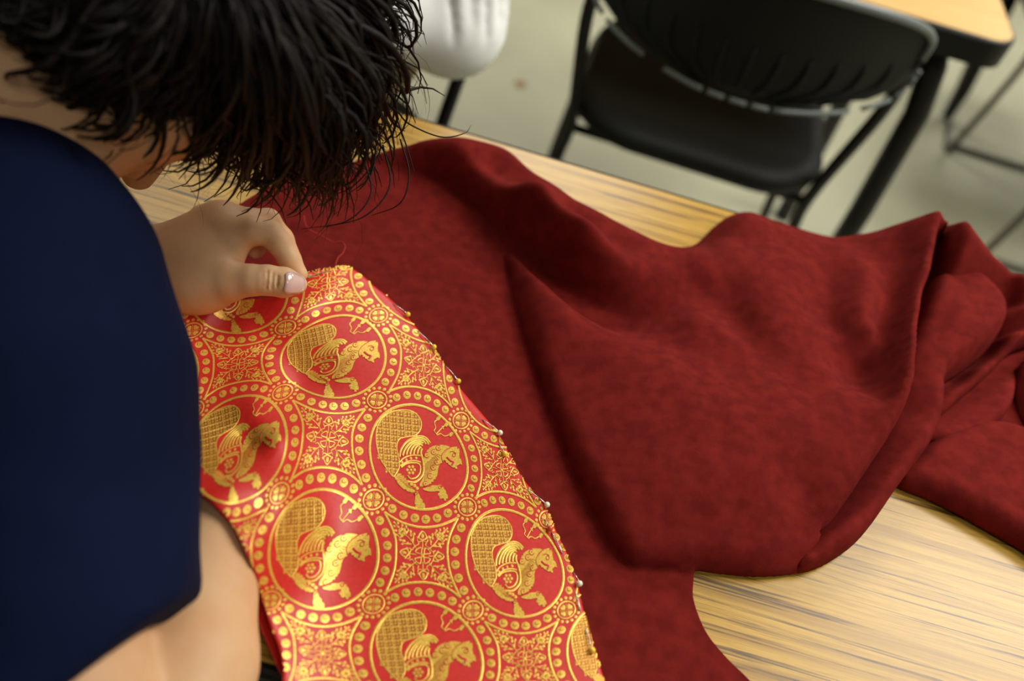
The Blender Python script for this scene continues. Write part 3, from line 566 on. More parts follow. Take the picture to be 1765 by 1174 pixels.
def beast(g, gd, r):
    g.stroke([tuple(uv2px([(.391*math.cos(t), .391*math.sin(t))])[0]) for t in np.linspace(0, 2*math.pi, 36, endpoint=False)], 4.2, 0.0006, 3, True)
    gd.poly(TAIL, 0.0002)
    g.stroke(TAIL, 2.0, 0.0005, 3, True)
    tp = catmull(TAIL+[TAIL[0]], 4)[:-1]
    def clipped(a, b, wd):
        q = np.array([np.array(a)*(1-t)+np.array(b)*t for t in np.linspace(0, 1, 60)]); k = inside(q, tp); run = []
        for i in range(60):
            if k[i]: run.append(q[i])
            if (not k[i] or i == 59) and len(run) > 1: g.stroke([run[0], run[-1]], wd, 0.0005)
            if not k[i]: run = []
    ox, oy = 645.0, 706.0
    for k in range(-2, 9): clipped((ox+12.6*k, oy-10), (ox+12.6*k+6, oy+125), 1.5)
    for k in range(0, 12): clipped((ox-6, oy-3+11.2*k), (ox+90, oy+8+11.2*k), 1.5)
    for i in range(-2, 9):
        for j in range(-1, 12):
            cx, cy = ox+12.6*(i+.5)+0.045*11.2*j, oy-3+11.2*(j+.5)+0.115*12.6*i
            if inside(np.array([[cx, cy]]), tp)[0]:
                for sx in (-1, 1):
                    for sy in (-1, 1): g.disc((cx+2.6*sx, cy+2.3*sy), 2.1, 0.0004, 5)
    for f in ([(495, 600), (510, 530), (560, 460), (630, 420), (700, 405), (755, 425), (790, 470)], [(525, 590), (545, 530), (590, 470), (650, 435), (710, 425), (755, 450), (775, 485)], [(560, 582), (575, 530), (615, 475), (670, 450), (720, 448), (750, 480)],
              [(595, 578), (608, 530), (640, 485), (685, 465), (725, 470)], [(630, 575), (640, 530), (665, 495), (700, 482), (715, 500)], [(665, 575), (672, 540), (690, 510), (705, 520)], [(700, 580), (702, 545), (710, 520)]):
        g.stroke(cA(f), 3.4, 0.0006)
    g.stroke(cA([(492, 655), (540, 610), (620, 586), (705, 592)]), 2.2); g.stroke(cA([(505, 685), (570, 648), (640, 640), (700, 655)]), 2.4)
    for c in [(520, 655), (560, 630), (605, 616), (655, 614)]: g.disc(cA([c])[0], 2.3)
    g.stroke(cA([(512, 700), (560, 668), (640, 660), (690, 680), (692, 750), (655, 800), (602, 812), (572, 780)]), 2.6, 0.0006, 5, False)
    g.stroke(cA([(705, 580), (722, 650), (725, 740), (700, 800), (640, 845), (570, 840)]), 3.4, 0.0006)
    for a in range(6): g.disc(cA([(605+34*math.cos(a*1.047), 728+34*math.sin(a*1.047))])[0], 2.6, n=7)
    g.disc(cA([(605, 728)])[0], 2.4, n=7)
    for pl in ([(450, 775), (500, 760), (545, 790), (575, 840), (600, 880), (640, 920), (650, 940), (600, 945), (530, 910), (480, 860), (450, 810)],
               [(728, 600), (770, 525), (840, 492), (920, 488), (990, 515), (935, 560), (925, 620), (912, 660), (882, 672), (868, 720), (856, 790), (832, 830), (800, 862), (740, 882), (700, 902), (690, 860), (722, 800), (738, 720), (732, 650)],
               [(700, 910), (760, 895), (820, 875), (850, 884), (880, 870), (918, 890), (945, 940), (962, 990), (952, 1020), (925, 1025), (900, 1000), (880, 960), (868, 932), (820, 938), (760, 932)],
               [(630, 940), (672, 935), (690, 980), (730, 1040), (745, 1085), (730, 1106), (690, 1110), (652, 1082), (640, 1030), (652, 990)],
               [(985, 512), (1030, 505), (1080, 508), (1052, 535), (1096, 548), (1066, 572), (1080, 610), (1094, 642), (1118, 658), (1104, 680), (1070, 668), (1045, 664), (1040, 684), (1076, 722), (1020, 712), (975, 682), (945, 660), (920, 620), (920, 570), (945, 530)]):
        g.poly(cA(pl), 0.0004, 3, 4.0)
    for c in [(655, 1050), (660, 1085), (880, 965), (895, 990), (640, 880), (665, 905), (610, 865)]: g.disc(cA([c])[0], 3.0)
    # red drawing over the gold
    r.stroke(cA([(985, 512), (930, 545), (900, 600), (915, 660)]), 1.3, 0.0008)
    r.stroke(cA([(950, 605), (985, 640), (1015, 655), (1000, 685)]), 3.4, 0.0009)
    r.ring(cA([(1020, 585)])[0], 3.0, 1.1, 0.0008, 8); r.stroke(cA([(980, 555), (1010, 550), (1040, 570)]), 1.2, 0.0008)
    for (x, y) in [(760, 585), (826, 555), (872, 515), (858, 655), (822, 705), (792, 788), (748, 862)]:
        r.stroke([(600+(x+26*math.cos(a))/5.59, 680+(y+26*math.sin(a))/5.59) for a in np.linspace(0.6, 5.2, 6)], 1.3, 0.0008)
        r.disc(cA([(x, y)])[0], 1.4, 0.0008, 6)
    for k in range(13): r.stroke(cA([(745+k*9, 640+k*-8+30), (700+k*13+40, 770-k*20+60)]), 0.5, 0.0007)
    for k in range(9): r.stroke(cA([(470+k*12, 800+k*11), (520+k*14, 775+k*17)]), 0.5, 0.0007)
    r.ring(cA([(655, 955)])[0], 2.6, 1.0, 0.0008, 8); r.ring(cA([(885, 895)])[0], 2.6, 1.0, 0.0008, 8)
    # sprig
    g.stroke(cA([(868, 240), (832, 265), (842, 320), (828, 352), (858, 392)]), 1.6); g.stroke(cA([(858, 392), (890, 380), (930, 402), (985, 385)]), 1.6); g.stroke(cA([(852, 378), (900, 325), (950, 285)]), 1.6)
    for c, e in (((868, 230), (896, 200)), ((985, 388), (1022, 364)), ((945, 290), (985, 264)), ((920, 315), (900, 300))):
        g.poly(cA([(c[0]-22, c[1]+6), (c[0]-4, c[1]-20), e, (c[0]+14, c[1]+16), (c[0]-6, c[1]+22)]), 0.0005, 2, 2.0)
def rosette(g, c):
    g.ring(c, 15.2, 2.4, 0.0005, 16)
    for k in range(16):
        a = 2*math.pi*k/16; g.disc((c[0]+21.5*math.cos(a), c[1]+21.5*math.sin(a)), 2.9, n=7)
    for k in range(4):
        a = math.pi/4+k*math.pi/2; q = (c[0]+6.3*math.cos(a), c[1]+6.3*math.sin(a))
        for b in (-0.5, 0.5): g.disc((q[0]+3.0*math.cos(a+b*1.5), q[1]+3.0*math.sin(a+b*1.5)), 3.1, n=7)
        g.disc(q, 3.0, n=6)
        g.stroke([(c[0]+1.0*math.cos(a-.785), c[1]+1.0*math.sin(a-.785)), (c[0]+12*math.cos(a-.785), c[1]+12*math.sin(a-.785))], 1.0)
FR = ([(275, 150), (450, 255), (620, 310), (770, 320), (930, 290), (1100, 215)], [(275, 150), (340, 280), (395, 430), (405, 560), (395, 740), (360, 880), (290, 1050)], [(1100, 215), (1020, 380), (985, 520), (985, 660), (1010, 820), (1060, 960), (1130, 1110)], [(290, 1050), (440, 975), (600, 942), (780, 945), (940, 985), (1040, 1040), (1130, 1110)])
PEARL = [(365, 110), (490, 180), (620, 215), (742, 230), (868, 215), (990, 160), (225, 245), (287, 380), (310, 525), (308, 665), (285, 808), (228, 940), (1140, 325), (1085, 455), (1068, 595), (1075, 740), (1110, 890), (1170, 1030), (395, 1110), (520, 1058), (655, 1045), (787, 1055), (922, 1090), (1040, 1150)]
def floral(g, r):
    for f in FR: g.stroke(cB(f), 4.0, 0.0006)
    for i, c in enumerate(PEARL):
        q = cB([c])[0]; g.disc(q, 7.6, 0.0005, 12, 7.8)
        r.stroke([(q[0]-1.5, q[1]-4.8), (q[0]-2.6, q[1]-1), (q[0]+0.5, q[1]+1.0), (q[0]+4.5, q[1]-0.5)], 0.9, 0.0008, 4)
    C = np.array([705.0, 640.0])
    for corner, wd in (((385, 262), 1), ((985, 330), 1), ((395, 940), 1), ((1030, 985), 1)):
        d = np.array(corner)-C; L = np.linalg.norm(d); d /= L; n = np.array([-d[1], d[0]])
        def at(t, o): return cB([tuple(C+d*L*t+n*o)])[0]
        g.stroke([at(.22, 0), at(.45, 12), at(.7, 0), at(.98, 0)], 1.6)
        for t, o, rr in ((.99, 0, 2.2), (.93, 26, 2.5), (.93, -26, 2.5), (.86, 0, 2.6), (.83, 48, 2.7), (.83, -48, 2.7), (.75, 72, 2.5), (.75, -72, 2.5), (.60, 75, 2.9), (.60, -75, 2.9), (.53, 48, 2.7), (.53, -48, 2.7), (.50, 88, 2.2), (.50, -88, 2.2), (.43, 30, 2.4), (.43, -34, 2.4)):
            g.disc(at(t, o), rr, 0.0005, 7, rr*0.75, math.atan2(d[1], d[0])+(0.6 if o > 0 else -0.6))
        for a in range(7): g.disc((at(.71, 0)[0]+5.4*math.cos(a*.898), at(.71, 0)[1]+5.4*math.sin(a*.898)), 2.5, n=7)
        g.ring(at(.71, 0), 3.0, 1.3, 0.0006, 8)
        for o in (-1, 1):
            g.stroke([at(.36, 6*o), at(.44, 50*o), at(.50, 72*o), at(.57, 56*o)], 1.7)
            g.stroke([at(.62, 20*o), at(.66, 66*o), at(.72, 62*o)], 1.7)
            g.stroke([at(.28, 0), at(.26, 50*o), at(.33, 66*o)], 1.5)
    for k, (ex, ey) in enumerate(((705, 385), (470, 600), (925, 650), (715, 890))):
        d = np.array([ex, ey])-C; L = np.linalg.norm(d); d /= L; n = np.array([-d[1], d[0]])
        def at(l, o): return cB([tuple(C+d*l+n*o)])[0]
        g.stroke([at(70, 0), at(L-75, 0)], 1.5)
        g.stroke([at(L-80, 4), at(L-55, 42), at(L-15, 34), at(L+18, 0), at(L-15, -34), at(L-55, -42), at(L-80, -4)], 2.2)
        g.disc(at(L-30, 0), 2.6, 0.0005, 8, 4.6, math.atan2(d[1], d[0])+1.57)
        for o in (-1, 1):
            g.stroke([at(L-85, 0), at(L-100, 46*o), at(L-72, 62*o)], 1.6); g.disc(at(L-50, 52*o), 2.2, n=6)
        a2 = math.atan2(d[1], d[0])+0.785; m = C+np.array([math.cos(a2), math.sin(a2)])*62
        e1 = np.array([math.cos(a2), math.sin(a2)]); e2 = np.array([-e1[1], e1[0]])
        g.stroke([tuple(cB([tuple(C+e1*22)])[0]), tuple(cB([tuple(C+e1*80+e2*40)])[0]), tuple(cB([tuple(C+e1*95)])[0]), tuple(cB([tuple(C+e1*80-e2*40)])[0]), tuple(cB([tuple(C+e1*22)])[0])], 1.8)
    g.disc(cB([(705, 640)])[0], 3.0)
pmin, pmax = BOs.min(0), BOs.max(0)
for i in range(-4, 4):
    for j in range(-4, 4):
        c = uv2px([(i, j)])
        c = np.atleast_2d(c)[0]
        if pmin[0]-110 < c[0] < pmax[0]+110 and pmin[1]-110 < c[1] < pmax[1]+110:
            g, gd, r = Gold((i, j)), Gold((i, j)), Gold((i, j)); beast(g, gd, r); o = g.make('roundel', M['gold'], brocade)
            if o: gd.make('tail_ground', M['goldred'], o); r.make('red_outline', M['satin'], o)
        for a, b in ((.5, 0), (0, .5)):
            c = np.atleast_2d(uv2px([(i+a, j+b)]))[0]
            if inside(c[None], BOs)[0] or seg_near(c[None], BOs, True)[0][0] < 24:
                g = Gold((i+a-.5, j+b)); rosette(g, uv2px([(.5, 0)]) if np.ndim(uv2px([(.5, 0)])) == 1 else uv2px([(.5, 0)])[0]); g.make('rosette', M['gold'], brocade)
        c = np.atleast_2d(uv2px([(i+.5, j+.5)]))[0]
        if pmin[0]-110 < c[0] < pmax[0]+110 and pmin[1]-110 < c[1] < pmax[1]+110:
            g, r = Gold((i, j)), Gold((i, j)); floral(g, r); o = g.make('floral_panel', M['gold'], brocade)
            if o: r.make('red_outline', M['satin'], o)
# ---------------------------------------------------------------- people
M['skin'] = mat('skin', lin(222, 178, 134), 0.5, spec=0.3, noise=(28, lin(214, 164, 120), 3), bump=(700, 0.12, 0.0006), sss=0.12)
M['nail'] = mat('nail_polish', lin(226, 188, 178), 0.12, spec=0.7, coat=0.6)
M['navy'] = mat('navy_cotton', lin(14, 23, 51), 0.9, spec=0.08, noise=(14, lin(11, 19, 44), 4), bump=(1300, 0.25, 0.0005))
M['denim'] = mat('dark_trousers', lin(34, 38, 52), 0.9, spec=0.1)
M['hair'] = mat('dark_brown_hair', lin(24, 19, 15), 0.58, spec=0.22, noise=(60, lin(20, 15, 12), 3))
M['eye'] = mat('eye_white', lin(230, 226, 220), 0.2)
M['shoe'] = mat('dark_shoe', lin(28, 26, 26), 0.5)
M['white'] = mat('white_shirt', lin(250, 252, 248), 0.9, spec=0.1)
M['khaki'] = mat('khaki_trousers', lin(150, 132, 92), 0.9, spec=0.1)
def join(parts):
    V = []; Q = []; b = 0
    for v, q in parts: V.append(v); Q.append(np.array(q)+b); b += len(v)
    return np.vstack(V), np.vstack(Q)
def head(fd, c, up, face, k=0.02):
    up = unit(up); face = unit(np.array(face)-np.dot(face, up)*up); rt = np.cross(face, up); A = (rt, face, up)
    L = lambda x, y, z: np.array(c)+rt*x+face*y+up*z
    fd.ell(L(0, -.008, .02), A, (.075, .095, .085), k); fd.ell(L(0, .03, -.05), A, (.06, .068, .075), .02)
    fd.cones([L(-.05, .01, -.06), L(-.03, .06, -.1), L(0, .075, -.108), L(.03, .06, -.1), L(.05, .01, -.06)], [.016, .015, .019, .015, .016], .02)
    fd.cones([L(0, .09, .0), L(0, .112, -.04)], [.008, .012], .008); fd.cones([L(-.013, .098, -.045), L(.013, .098, -.045)], [.008, .008], .006)
    fd.cones([L(-.04, .066, .018), L(0, .078, .018), L(.04, .066, .018)], [.01, .01, .01], .012)
    for s in (-1, 1):
        fd.ell(L(.031*s, .088, .0), A, (.016, .013, .010), .008, True)
        fd.cones([L(.073*s, .0, .005), L(.082*s, -.014, .0), L(.08*s, -.006, -.035)], [.008, .009, .008], .006)
    fd.cones([L(-.02, .094, -.07), L(0, .099, -.069), L(.02, .094, -.07)], [.005, .0065, .005], .004)
    fd.cones([L(-.017, .093, -.08), L(0, .098, -.081), L(.017, .093, -.08)], [.005, .007, .005], .004)
    return L
def eyes(L, parent):
    for s in (-1, 1):
        bm = bmesh.new(); bmesh.ops.create_uvsphere(bm, u_segments=14, v_segments=10, radius=0.0115)
        for v in bm.verts: v.co += Vector(L(.031*s, .067, .0))
        e = bm_obj('eye', bm, M['eye'], parent, True)
        bm = bmesh.new(); bmesh.ops.create_uvsphere(bm, u_segments=12, v_segments=8, radius=0.0056)
        for v in bm.verts: v.co += Vector(L(.031*s, .0745, .0))
        bm_obj('iris', bm, M['hair'], e, True)

# ---- person sewing
N = np.array([-.315, .375, .945]); SR = np.array([-.262, .282, .892]); SL = np.array([-.40, .52, .92])
EA = np.array([-.130, .062, .787]); AX = unit(EA-SR); ER = P(255, 1420, .785); WR = P(383, 900, .772); HIP = np.array([-.80, .20, .58])
HC = np.array([-.215, .468, .945])-.068*_R+.030*_U
sew = empty('person', (-0.80, 0.20, 0), 'person in navy t-shirt bending over the table sewing the brocade', 'person')
fb = Field((-.98, -.02, .42), (.02, .80, 1.14), 0.0032)
fb.cones([HIP+[-.02, 0, .02], (-.73, .24, .72), (-.54, .31, .86), (-.42, .365, .89)], [.13, .115, .105, .09], 0.0, 0.04)
fb.cones([SL, (-.39, .41, .89), SR], [.052, .052, .052], .05)
fb.cones([(-.385, .385, .90), N, N+[.06, .03, .0]], [.06, .052, .05], .04)
hup, hface = (.58, .72, .12), (.16, -.12, -1)
LH = head(fb, HC, hup, hface, .02)
fb.cones([N+[-.01, -.01, -.005], LH(0, -.035, -.06)], [.052, .05], .02)
fb.cones([SR, SR+AX*.12, SR+AX*.215, ER], [.052, .044, .040, .034], .02, .02)
fb.cones([ER, ER*.55+WR*.45+[0, 0, .004], WR], [.034, .036, .024], .003, .01)
HD = unit([-.22, 1, -.12]); HR = [WR, WR+HD*.035-[0, 0, .004], WR+HD*.055-[0, 0, .006]]
fb.cones(HR, [.022, .029, .026], .015, .01, (np.array([0, 0, 1.]), 2.4))
for dx, dy in ((-.022, -.004), (-.008, .004), (.008, .004), (.022, -.003)):
    a = WR+HD*.06+[dx, dy, -.006]; fb.cones([a, a+[.004, .02, -.001], a+[.006, .025, -.007], a+[.004, .016, -.009]], [.0088, .0085, .0075, .0065], .005)
fb.cones([WR+[.012, .012, -.004], WR+[.022, .034, -.008], WR+[.016, .056, -.012]], [.011, .0095, .008], .006)
WL = P(312, 462, .778); EL = np.array([-.44, .36, .80])
fb.cones([SL, SL*.5+EL*.5, EL, EL*.4+WL*.6], [.052, .043, .036, .030], .02, .02)
for s in (-1, 1): fb.cones([HIP+[0, .08*s, -.0], HIP+[.12, .085*s, .0]], [.085, .08], .03)
# ---- her left hand, with the thumb and first finger closed on the needle
fh = Field(P(150, 540, .73)-[.16, .06, .0], P(560, 330, .86)+[.02, .05, .0], 0.0012)
up = np.array([0, 0, 1.0])
fh.cones([EL*.55+WL*.45, WL], [.031, .0265], 0, .01)
fh.cones([WL, P(372, 400, .796)], [.026, .019], .02)
kn = {'index': P(386, 398, .803), 'middle': P(384, 385, .797), 'ring': P(372, 378, .787), 'little': P(352, 380, .777)}
fh.cones([WL, kn['index']], [.025, .0150], .015, .01)
fh.cones([WL, kn['middle']], [.025, .0145], .015); fh.cones([WL, kn['ring']], [.024, .0135], .012); fh.cones([WL, kn['little']], [.022, .012], .012)
fh.cones([P(325, 470, .776), P(360, 484, .782), P(396, 485, .790)], [.021, .0168, .0128], .02, .02)
fh.cones([P(360, 455, .788), P(400, 425, .797)], [.014, .010], .012)
fh.cones([kn['index'], P(430, 398, .808), P(466, 402, .806)], [.0128, .0105, .0098], .007, .004)
fh.cones([P(466, 402, .806), P(480, 418, .802), P(499, 448, .793), P(516, 472, .786)], [.0097, .0088, .0080, .0062], .0022, .004)
fh.cones([kn['middle'], P(425, 383, .803), P(462, 381, .799)], [.0122, .0105, .0096], .005, .004)
fh.cones([P(462, 381, .799), P(486, 412, .785), P(506, 448, .774)], [.0094, .0084, .0066], .0022, .004)
fh.cones([kn['ring'], P(440, 384, .788), P(458, 400, .778), P(440, 432, .768)], [.0115, .0095, .0085, .007], .005, .004)
fh.cones([kn['little'], P(415, 392, .776), P(428, 410, .767), P(412, 436, .762)], [.0105, .0085, .0075, .006], .005, .004)
ti = [P(396, 485, .790), P(432, 483, .795), P(461, 483, .797)]
fh.cones(ti, [.0130, .0110, .0108], .006, .004)
tip = P(512, 490, .791)
fh.cones([ti[-1], P(490, 487, .796), tip], [.0107, .0105, .0074], .003, .004)
# skin folds over the thumb joint and inside the bent finger
tdir = unit(tip-ti[1]); tn = unit(CAMPOS-ti[2]); tn = unit(tn-tn@tdir*tdir); ts = np.cross(tdir, tn)
for o, l in ((-.004, .8), (-.001, 1.0), (.0025, .8), (.006, .5)):
    c = ti[2]+tdir*o
    fh.cones([c+tn*(.0108*math.cos(a))+ts*(.0108*math.sin(a)) for a in np.linspace(-l*.8, l*.8, 7)], [.0004]+[.0007]*5+[.0004], .0014, .001, None, True)
body = join([fb.mesh(), fh.mesh()])
bo = mesh_obj('body', body[0], body[1], M['skin'], sew); add_mod(bo, 'SMOOTH', factor=0.5, iterations=3)
eyes(LH, bo)
# thumb nail: a shallow dome set on the last joint
nc = P(503, 487, .796); V = []; Fq = []; a0, n0 = 9, 7
na = unit(tip-P(486, 486, .796)); nn = unit(CAMPOS-nc); nn = unit(nn-nn@na*na); ns = np.cross(na, nn)
q0 = P(490, 487, .796); c0 = q0*.66+tip*.34; tl = np.linalg.norm(tip-q0)
for i in range(a0):
    for j in range(n0):
        u, v = -1+2*i/(a0-1), -1+2*j/(n0-1); wv = math.sqrt(max(0, 1-abs(u)**3.5*0.5)); th = v*.80*wv
        s_ = .34*tl+.0085*u; r = .0105-.0031*min(1, max(0, s_/tl))-.0004*max(0, (s_-tl)/.002)
        V.append(c0+na*(.0085*u)+(nn*math.cos(th)+ns*math.sin(th))*(r+.0018-.0014*max(0, -u-.6)))
for i in range(a0-1):
    for j in range(n0-1): Fq.append((i*n0+j, i*n0+j+1, (i+1)*n0+j+1, (i+1)*n0+j))
nl = mesh_obj('thumbnail', V, Fq, M['nail'], bo); nl['label'] = 'glossy pale pink thumbnail'
add_mod(nl, 'SOLIDIFY', thickness=0.0012, offset=-1)
# ---- navy t-shirt
fs = Field((-1.0, -.02, .44), (.0, .80, 1.10), 0.004)
fs.cones([HIP+[-.02, 0, .03], (-.73, .24, .72), (-.55, .31, .865), (-.43, .36, .895)], [.122, .13, .118, .105], 0, .05)
fs.cones([SL, (-.395, .405, .905), SR], [.066, .064, .060], .045)
fs.cones([SR, SR+AX*.06, SR+AX*.30], [.067, .077, .063], .03, .02)
fs.cones([(-.41, .40, .90), P(-40, 225, .925), SR], [.05, .036, .05], .03)
BX = unit(EL-SL); fs.cones([SL, SL+BX*.15], [.066, .070], .03)
# soft folds
for t0, t1, ph0, ph1, r in ((.05, .20, -.9, .3, .007), (.09, .215, -1.8, -.5, .008), (.0, .14, .2, 1.2, .006), (.13, .22, .1, .9, .006), (.02, .12, -2.4, -1.4, .008)):
    e1 = unit(np.cross(AX, up)); e2 = np.cross(e1, AX)
    q_ = [SR+AX*t+(e1*math.sin(ph)+e2*math.cos(ph))*.058 for t, ph in zip(np.linspace(t0, t1, 6), np.linspace(ph0, ph1, 6))]
    fs.cones(q_, [r*.6]+[r]*4+[r*.6], .022)
hem = SR+AX*.222; HN = unit(AX+np.array([.75, .15, 0]))
sl_, g_ = fs.box(hem-.13, hem+.13)
v_ = sum((g_[j]-np.float32(hem[j]))*np.float32(HN[j]) for j in range(3))
fs.f[sl_] = np.maximum(fs.f[sl_], v_.astype(np.float32))
fs.cones([hem+AX*.09, hem-AX*.03], [.054, .046], .004, .004, None, True)      # open sleeve
fs.cones([N+[.01, .01, .035], N+[.10, .05, .03]], [.046, .07], .012, .004, None, True)   # neckline
v, q = fs.mesh(); shirt = mesh_obj('t_shirt', v, q, M['navy'], sew); add_mod(shirt, 'SMOOTH', factor=0.5, iterations=6)
def legs(parent, hip, kneeL, kneeR, footL, footR, m, r=.085):
    for k_, f_ in ((kneeL, footL), (kneeR, footR)):
        h = np.array(hip)+[0, 0, -.01]; k_ = np.array(k_); f_ = np.array(f_); h = h+(k_-h)*0.03
        s = unit(np.cross(up, k_-h)); o = (k_-h)@s
    V = []; 
    fl_ = Field(np.minimum.reduce([hip, kneeL, kneeR, footL, footR])-[.2, .2, .02], np.maximum.reduce([hip, kneeL, kneeR, footL, footR])+[.2, .2, .16], 0.007)
    fl_.cones([np.array(hip)+[0, 0, .03], np.array(hip)+[0, 0, -.0]], [r*1.75, r*1.7], .0, .03, (up, 1.35))
    for k_, f_ in ((kneeL, footL), (kneeR, footR)):
        h = np.array(hip)*.8+np.array(k_)*.2; fl_.cones([h, k_, np.array(k_)*.45+np.array(f_)*.55, np.array(f_)+[0, 0, .08]], [r, r*.78, r*.72, r*.66], .05, .04)
    v, q = fl_.mesh(); t = mesh_obj('trousers', v, q, m, parent); add_mod(t, 'SMOOTH', factor=0.5, iterations=3)
    for k_, f_ in ((kneeL, footL), (kneeR, footR)):
        d = np.array(k_)-np.array(hip); d[2] = 0; d = unit(d); f_ = np.array(f_)
        fs_ = Field(f_-[.26, .26, .02], f_+[.26, .26, .14], 0.006)
        fs_.cones([f_+[0, 0, .045]-d*.03, f_+[0, 0, .05]+d*.04, f_+[0, 0, .034]+d*.14], [.042, .044, .032], 0, .03)
        fs_.half(f_+[0, 0, .003], (0, 0, -1))
        v, q = fs_.mesh(); mesh_obj('shoe', v, q, M['shoe'], parent)
legs(sew, HIP, (-.42, .34, .55), (-.38, .15, .55), (-.50, .33, 0), (-.44, .13, 0), M['denim'])

# ---- hair: a cap on the skull under many hanging locks
def hair(parent, L, guides, n, seed, wave=.010, thick=(.0016, .0042), wisps=0):
    rg = np.random.default_rng(seed); fc = Field(L(0, 0, 0)-.19, L(0, 0, 0)+.19, 0.0045)
    A = [L(1, 0, 0)-L(0, 0, 0), L(0, 1, 0)-L(0, 0, 0), L(0, 0, 1)-L(0, 0, 0)]
    fc.ell(L(0, -.018, .028), A, (.092, .104, .095), 0)
    fc.ell(L(0, -.05, -.03), A, (.075, .06, .07), .03)
    fc.cones([L(0, .12, -.035), L(0, .10, -.10)], [.055, .065], .02, .01, None, True)
    v, q = fc.mesh(); cap = mesh_obj('hair', v, q, M['hair'], parent); add_mod(cap, 'SMOOTH', factor=0.5, iterations=4)
    V = []; Fc = []; b = 0; G = [catmull(g, 4) for g in guides]; m = 22
    G = [np.array([[np.interp(t, np.linspace(0, 1, len(g)), g[:, c]) for c in range(3)] for t in np.linspace(0, 1, m)]) for g in G]
    for k in range(n+wisps):
        i = rg.integers(0, len(G)-1); t = rg.random(); p = G[i]*(1-t)+G[i+1]*t
        wsp = k >= n; ln = rg.uniform(.80, 1.07 if not wsp else 1.16); s = np.linspace(0, 1, m)
        idx = np.clip(s*ln, 0, 1.2)*(m-1); i0 = np.clip(idx.astype(int), 0, m-2); fr = (idx-i0)[:, None]; p = p[i0]*(1-fr)+p[i0+1]*fr
        ctr = L(0, -.01, .0); off = rg.normal(0, .008 if not wsp else .012, 3); p = p+off*(0.3+0.7*s)[:, None]
        ph, fq = rg.uniform(0, 6.28), rg.uniform(1.2, 2.6); am = wave*rg.uniform(.5, 1.3)*(s**1.3)
        dirs = unit(p[-1]-p[0]); e1 = unit(np.cross(dirs, (0.2, .3, 1))); e2 = np.cross(dirs, e1)
        p = p+(e1[None]*np.cos(ph+fq*6.28*s)[:, None]+e2[None]*np.sin(ph+fq*6.28*s)[:, None])*am[:, None]
        p = p-(p-ctr)*(rg.uniform(0, .16) if not wsp else 0)
        r0 = rg.uniform(*thick) if not wsp else rg.uniform(.00025, .0005)
        v, f = tube_data(p, [r0*.8, r0*1.1, r0, r0*.75, r0*.12], 5 if not wsp else 4, b); V += v; Fc += f; b += len(v)
    hl = mesh_obj('hair_locks', V, Fc, M['hair'], cap); hl['kind'] = 'stuff'
    return cap
ends = [(-60, 20, .99), (-10, 50, .985), (40, 96, .975), (75, 160, .955), (105, 212, .935), (160, 240, .92), (215, 244, .91), (255, 252, .90), (300, 278, .885), (345, 286, .875), (392, 322, .86), (430, 305, .86), (462, 330, .855), (500, 350, .85), (560, 366, .845), (604, 345, .845), (642, 306, .85), (668, 268, .86), (686, 215, .88), (700, 150, .90), (704, 80, .92), (702, 0, .94), (690, -90, .95), (660, -170, .97)]
gd_ = []
for i, (x, y, z) in enumerate(ends):
    rx_, ry_ = 360+(x-400)*.16, -130+(y+80)*.10
    zc = 1.045
    a = P(rx_, ry_, zc); e = P(x, y, z)
    m1 = P(rx_+(x-rx_)*.40, ry_+(y-ry_)*.36, zc-.01-.1*(zc-z)); m2 = P(rx_+(x-rx_)*.82, ry_+(y-ry_)*.74, z+(zc-z)*.5)
    gd_.append([a, m1, m2, e])
hair(sew, LH, gd_, 1700, 5, .014, (.0008, .0026), 160)
# loose strands that leave the head on the right
V = []; Fc = []
for g in ([(690, 60), (694, 130), (712, 150), (722, 132)], [(684, 190), (706, 214), (760, 236), (800, 230), (812, 216)], [(660, 250), (672, 320), (630, 372), (560, 392)], [(690, 240), (705, 300), (690, 350), (640, 372)], [(650, 230), (640, 300), (600, 335)], [(640, 200), (655, 260), (610, 320), (560, 340)], [(600, 240), (588, 300), (560, 330)], [(675, 180), (700, 250), (715, 300)], [(620, 260), (640, 330), (600, 380), (520, 395)]):
    z0 = .90; p = catmull([P(x, y, z0-.012*i) for i, (x, y) in enumerate(g)], 8); v, f = tube_data(p, [.0007, .0006, .0005, .0002], 5, len(V)); V += v; Fc += f
ls = mesh_obj('loose_strands', V, Fc, M['hair'], sew); ls['kind'] = 'stuff'

